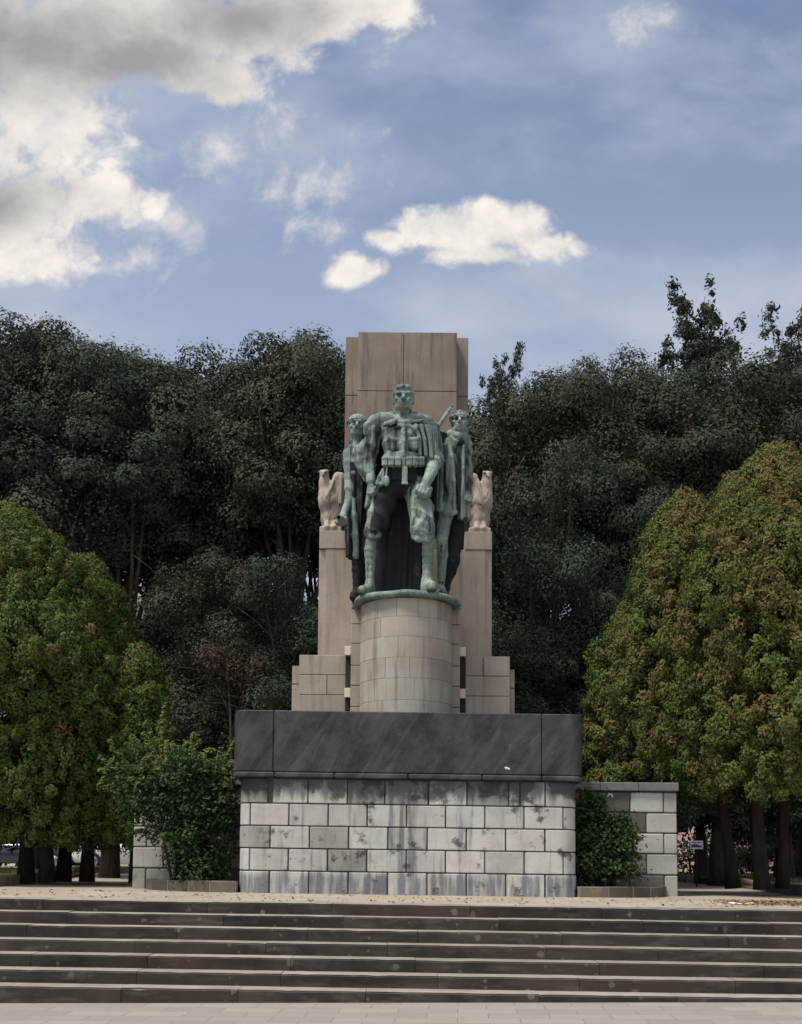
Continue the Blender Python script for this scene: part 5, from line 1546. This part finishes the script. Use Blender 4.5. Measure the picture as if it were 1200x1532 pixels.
# grass tufts and fallen leaves
M_grass = m_leaf('grass_blade', (.06, .085, .02), (.12, .15, .035), (.17, .15, .06), .3, .6)
def grass(n, fx, seed):
    g = np.random.default_rng(seed); C = fx(g, n)
    T = np.stack([g.normal(size=n) * .4, g.normal(size=n) * .4, np.ones(n)], 1); N = g.normal(size=(n, 3)) * np.array([1, 1, .1])
    tt = np.clip(np.stack([g.random(n), (g.random(n) < .3) * .6, .45 + .3 * g.random(n)], 1), 0, 1)
    o = leaf_obj('grass', C, N, g.uniform(.06, .16, n), g.uniform(.012, .02, n), tt, M_grass, None, T); tag(o, kind='stuff'); return o
grass(5000, lambda g, n: np.stack([g.uniform(-12.5, -8.2, n), g.uniform(24, 31, n), np.full(n, .20)], 1), 4)
grass(4000, lambda g, n: np.stack([g.uniform(8, 14, n), g.uniform(26, 35, n), np.full(n, .13)], 1), 5)
M_fall = m_leaf('fallen_leaf', (.20, .105, .05), (.30, .17, .08), (.12, .075, .045), .1, .7)
g = np.random.default_rng(9)
n = 5200
u = g.random(n); xs = 4.5 + g.beta(1.5, 1.3, n) * 6.0; ys = np.clip(16.0 + (xs - 4.5) * .05 + g.normal(size=n) * .42, 14.3, 18.5)
xs[:500] = g.uniform(-8, 8, 500); ys[:500] = g.uniform(14.2, 17.4, 500)
C = np.stack([xs, ys, np.array([gz(x) for x in xs]) + .012 + g.random(n) * .02], 1)
o = leaf_obj('fallen_leaves', C, np.stack([g.normal(size=n) * .3, g.normal(size=n) * .3, np.ones(n)], 1), g.uniform(.04, .085, n), g.uniform(.025, .05, n), np.stack([g.random(n), (g.random(n) < .35) * .8, .35 + .35 * g.random(n)], 1), M_fall)
tag(o, kind='stuff')
def scrap(px, py, w, d, label):
    Y = 15.6; p = W(px, py, Y)
    mb = MB(); random.seed(px)
    vs, fs = [], []
    for i in range(4):
        for j in range(3):
            vs.append(((i / 3 - .5) * w, (j / 2 - .5) * d, .012 + .018 * random.random()))
    for i in range(3):
        for j in range(2): a = i * 3 + j; fs.append((a, a + 3, a + 4, a + 1))
    n0 = len(vs); vs += [(v[0], v[1], v[2] - .003) for v in vs]; fs += [tuple(k + n0 for k in f[::-1]) for f in fs]
    mb.add(vs, fs); o = mb.build('paper_scrap', plain('white_paper', (.78, .77, .74), .7, spec=.2, vary=.05), fix=False)
    o.location = (p.x, 15.75, gz(p.x)); o.rotation_euler = (0, 0, random.uniform(-.4, .4)); tag(o, label, 'paper')
scrap(1113, 1343, .32, .2, 'crumpled white paper scrap among the fallen leaves')

# dark hedge and undergrowth beyond the beds
def hedge(x0, x1, Y, h, label, seed):
    global rng
    rng = np.random.default_rng(seed); random.seed(seed)
    root = empty('hedge', ((x0 + x1) / 2, Y, gz(max(-12, min(12, x0))))); tag(root, label, 'hedge')
    L = (x1 - x0) / 2; n = int(5200 * (x1 - x0) / 10)
    C = np.stack([rng.uniform(-L, L, n), rng.uniform(-.5, .5, n), h * rng.uniform(0.02, 1, n) ** .8], 1)
    C[:, 2] += .12 * np.sin(C[:, 0] * 3.1 + seed) * (C[:, 2] / h) + .05 * rng.normal(size=n)
    N = rng.normal(size=(n, 3)) + np.array([0, -.6, .5])
    sz = rng.uniform(.7, 1.3, n)
    leaf_obj('foliage', C, N, .16 * sz, .09 * sz, np.clip(np.stack([.2 + .2 * rng.normal(size=n), 0 * sz, .35 + .1 * rng.normal(size=n)], 1), 0, 1), M_oak, root)
    mb = MB()
    for i in range(int(x1 - x0) * 2):
        x = -L + (i + .5) / 2; mb.tube([(x, 0, -.05), (x + random.uniform(-.1, .1), 0, h * .5), (x + random.uniform(-.2, .2), .1, h * .85)], [.03, .022, .008], 5)
    mb.build('stem', M_bark, root, fix=False)
hedge(tx(1000, 37), tx(1330, 37), 37, 1.35, 'dark hedge under the thujas right of the monument', 41)
hedge(tx(-120, 48), tx(118, 48), 48, 2.6, 'dark hedge behind the cars left of the monument', 42)
for (v, px, top, Y, rz, wd, lab) in (
    (0, 968, 1100, 34.0, .5, .42, 'dark bush beside the far end of the right wing wall'),
    (1, 1145, 1100, 36.0, 2.5, .60, 'dark bush hiding the pink building behind the right trunks'),
    (0, 1225, 1090, 35.0, 3.9, .7, 'dark bush at the right edge behind the thuja trunks'),
    (1, 30, 1090, 47.5, 1.2, .8, 'dark bush behind the parked cars at the left edge'),
    (0, 105, 1110, 50.0, 5.1, .62, 'dark bush behind the parked cars left of the pale window')):
    place(bu[v], False, px, top, Y, 8.0, rz, wd, lab, 'dark bushes beyond the beds')

# ------------------------------------------------------------------ road, cars, buildings, sign behind
t = NT('asphalt'); c = t.co()
M_asph = t.done(t.mix(t.noise(c, 40, 5, .7), (.035, .035, .037), (.065, .064, .062)), .9, spec=.2)
mb = MB(); mb.add([(-80, 36.2, .082), (80, 36.2, -.062), (80, 46, -.062), (-80, 46, .082)], [(0, 1, 2, 3)]); o = mb.build('road', M_asph); o['kind'] = 'structure'

def car(paint, label, loc, flip=1):
    root = empty('parked_car', loc, 0 if flip > 0 else math.pi); tag(root, label, 'car', 'cars parked behind the trees')
    M_gl = GLASS
    # body: lofted sections along the length
    st = [(-2.08, .62, .42, .60), (-2.0, .72, .30, .78), (-1.6, .80, .24, .90), (-.9, .84, .22, .93), (0, .85, .22, .95), (.9, .85, .22, .94), (1.5, .83, .24, .88), (1.95, .76, .28, .76), (2.12, .60, .40, .60)]
    vs, fs = [], []
    def ring(x, w, z0, z1): return [(x, -w * .9, z0), (x, -w, z0 + .12), (x, -w, z1 - .16), (x, -w * .93, z1 - .04), (x, -w * .80, z1), (x, w * .80, z1), (x, w * .93, z1 - .04), (x, w, z1 - .16), (x, w, z0 + .12), (x, w * .9, z0)]
    for s_ in st: vs += ring(*s_)
    k = 10
    for i in range(len(st) - 1):
        for j in range(k): fs.append((i * k + j, i * k + (j + 1) % k, (i + 1) * k + (j + 1) % k, (i + 1) * k + j))
    fs.append(tuple(range(k))); fs.append(tuple((len(st) - 1) * k + j for j in range(k))[::-1])
    mb = MB(); mb.add(vs, fs, 0, 1, True)
    mb.build('body', paint, root)
    # cabin glass and roof
    def loop(pts, w0, w1):
        v = []
        for x, z, f in pts: w = w0 + (w1 - w0) * f; v += [(x, -w, z), (x, w, z)]
        return v
    pr = [(-1.85, .90, 0), (-1.55, 1.34, .9), (-1.2, 1.42, 1), (.15, 1.44, 1), (.45, 1.36, .9), (1.15, .93, 0)]
    v = loop(pr, .78, .60); m_ = len(pr)
    f = [(2 * i, 2 * i + 2, 2 * i + 3, 2 * i + 1) for i in range(m_ - 1)] + [tuple(2 * i for i in range(m_))[::-1], tuple(2 * i + 1 for i in range(m_))]
    mb = MB(); mb.add(v, f); mb.build('window', M_gl, root)
    mb = MB()
    mb.box(-1.45, .35, -.60, .60, 1.405, 1.46, .025)
    for sy in (-1, 1):
        mb.tube([(1.15, sy * .79, .93), (.42, sy * .63, 1.40)], [.035, .035], 6); mb.tube([(-1.85, sy * .79, .90), (-1.5, sy * .63, 1.40)], [.05, .04], 6); mb.tube([(-.35, sy * .80, .93), (-.38, sy * .625, 1.42)], [.035, .03], 6)
    mb.build('roof', paint, root)
    for x in (-1.3, 1.32):
        for sy in (-1, 1):
            mb = MB(); mb.lathe([(.2, -.10), (.30, -.11), (.32, -.06), (.32, .06), (.30, .11), (.2, .10)], 24, (x, sy * .76, .31), axis='y')
            w = mb.build('wheel', TYRE, root)
            mb = MB(); mb.lathe([(.02, -.125), (.19, -.115), (.2, .0), (.19, .115), (.02, .125)], 20, (x, sy * .76, .31), axis='y'); mb.build('rim', RIM, w)
    for sy in (-1, 1):
        mb = MB(); mb.box(1.86, 2.06, sy * .62 - .14, sy * .62 + .14, .58, .70, .03); mb.build('headlight', LAMP, root)
        mb = MB(); mb.box(-2.07, -1.9, sy * .63 - .10, sy * .63 + .10, .62, .76, .03); mb.build('taillight', TAIL, root)
        mb = MB(); mb.box(.72, .88, sy * .93 - .08, sy * .93 + .08, .92, 1.04, .03); mb.build('mirror', paint, root)
    return root
GLASS = plain('car_glass', (.012, .014, .02), .08, spec=.6, vary=.1)
TYRE = plain('tyre_rubber', (.02, .02, .02), .85, spec=.2); RIM = plain('alloy', (.4, .4, .42), .35, .8)
LAMP = plain('lamp_glass', (.6, .62, .65), .15); TAIL = plain('red_lamp', (.25, .01, .01), .25)
P_white = plain('white_car_paint', (.55, .56, .58), .25, spec=.5, coat=.6, vary=.03)
P_dark = plain('dark_blue_car_paint', (.018, .024, .05), .22, spec=.5, coat=.7, vary=.05)
car(P_white, 'white car parked behind the trunks left of the monument', (tx(205, 38.5), 38.5, .06), -1)
car(P_dark, 'dark blue car parked behind the left bed', (tx(35, 38.7), 38.7, .06), 1)
car(P_dark, 'dark blue car on the far side behind the white car', (tx(160, 43.5), 43.5, .06), 1)

def building(label, x0, x1, y0, y1, H, wall, trim, floors, cols, shut, quoin=None, zb=0.0):
    root = empty('building', ((x0 + x1) / 2, (y0 + y1) / 2, zb)); tag(root, label, 'building')
    def ML(o): o.matrix_parent_inverse = Matrix.Translation(-Vector(root.location)); return o
    fh = H / floors; cw = (x1 - x0) / cols
    mb = MB()
    ww, wh = min(1.1, cw * .4), fh * .55
    # wall as strips round the openings
    for i in range(cols):
        xa = x0 + cw * i; xc = xa + cw / 2
        mb.box(xa, xc - ww / 2, y0, y1, zb, zb + H, 0); mb.box(xc + ww / 2, xa + cw, y0, y1, zb, zb + H, 0)
        for k in range(floors):
            z = zb + fh * k
            mb.box(xc - ww / 2, xc + ww / 2, y0 + .002, y1, z, z + fh * .25, 0); mb.box(xc - ww / 2, xc + ww / 2, y0 + .002, y1, z + fh * .25 + wh, z + fh, 0)
    ML(mb.build('wall', wall, root, fix=False))
    mb = MB()
    for k in range(1, floors): mb.box(x0 - .05, x1 + .05, y0 - .10, y0 - .003, zb + fh * k - .12, zb + fh * k + .10, .02)
    mb.box(x0 - .35, x1 + .35, y0 - .4, y1 + .3, zb + H + .003, zb + H + .4, .05)
    ML(mb.build('cornice', trim, root))
    if quoin:
        mb = MB()
        for i in range(int(H / .42)):
            w = .75 if i % 2 else .55
            mb.box(x0 - .06, x0 + w, y0 - .07, y0 - .004, zb + .42 * i + .012, zb + .42 * (i + 1) - .012, .03, 0, rt(.9, 1.1))
        ML(mb.build('quoin', quoin, root))
    for i in range(cols):
        xc = x0 + cw * (i + .5)
        for k in range(floors):
            z0 = zb + fh * k + fh * .25; mb = MB()
            mb.box(xc - ww / 2 + .003, xc + ww / 2 - .003, y0 + .18, y0 + .22, z0, z0 + wh, 0)
            for s_ in (-1, 0, 1): mb.box(xc + s_ * (ww / 2 - .05) - .04, xc + s_ * (ww / 2 - .05) + .04, y0 + .10, y0 + .178, z0 + .002, z0 + wh - .002, .01)
            o = ML(mb.build('window', shut, root))
            mb = MB()
            for s_ in (-1, 1): mb.box(xc + s_ * ww / 4 - ww / 4 + .10, xc + s_ * ww / 4 + ww / 4 - .10, y0 + .14, y0 + .176, z0 + .08, z0 + wh - .08, 0)
            o2_ = mb.build('pane', GLASS, o)
            mb = MB(); mb.box(xc - ww / 2 - .15, xc + ww / 2 + .15, y0 - .12, y0 - .004, z0 - .14, z0 - .02, .02); mb.build('sill', trim, o)
    return root
W_pale = plain('pale_render', (.50, .47, .43), .9, spec=.2, vary=.12, scale=.6)
W_pink = plain('pink_render', (.46, .30, .245), .9, spec=.2, vary=.12, scale=.8)
T_pale = plain('pale_trim', (.56, .52, .47), .85, spec=.2)
T_pink = plain('pink_trim', (.52, .36, .30), .85, spec=.2)
W_frame = plain('grey_window_frame', (.30, .29, .28), .7)
building('pale rendered building glimpsed between the trees on the left', tx(90, 54), tx(420, 54), 54, 64, 13.0, W_pale, T_pale, 4, 5, W_frame)
building('pink rendered building with a banded corner glimpsed under the right thujas', tx(1038, 50), tx(1420, 50), 50, 60, 8.6, W_pink, T_pink, 2, 4, W_frame, T_pink)

def sign():
    Y = 26.0; p = W(1042, 1264, Y)
    root = empty('notice_sign', (p.x, Y, gz(p.x))); tag(root, 'small white notice sign with a dark blue pictogram beside the right wing wall', 'sign')
    z = p.z - gz(p.x)
    mb = MB(); mb.tube([(0, .03, 0), (0, .03, z + .08)], [.018, .018], 8); mb.build('post', M_slot, root)
    mb = MB(); mb.box(-.155, .155, -.012, .010, z - .10, z + .10, .006); b = mb.build('board', plain('sign_white', (.72, .73, .76), .5, vary=.04), root)
    mb = MB(); y = -.015
    def poly(pts): mb.add([(a, y, z + c_) for a, c_ in pts] + [(a, y + .003, z + c_) for a, c_ in pts], [tuple(range(len(pts)))] + [tuple(range(len(pts), 2 * len(pts)))[::-1]] + [(i, (i + 1) % len(pts), len(pts) + (i + 1) % len(pts), len(pts) + i) for i in range(len(pts))])
    poly([(-.125, -.055), (.125, -.06), (.125, -.02), (.06, -.012), (.0, .015), (-.06, .02), (-.085, -.005), (-.125, -.01)])
    poly([(-.10, .045), (-.02, .04), (-.02, .06), (-.10, .065)]); poly([(.01, .045), (.11, .045), (.11, .06), (.01, .06)])
    mb.build('pictogram', plain('sign_blue', (.02, .03, .12), .5), b)
sign()
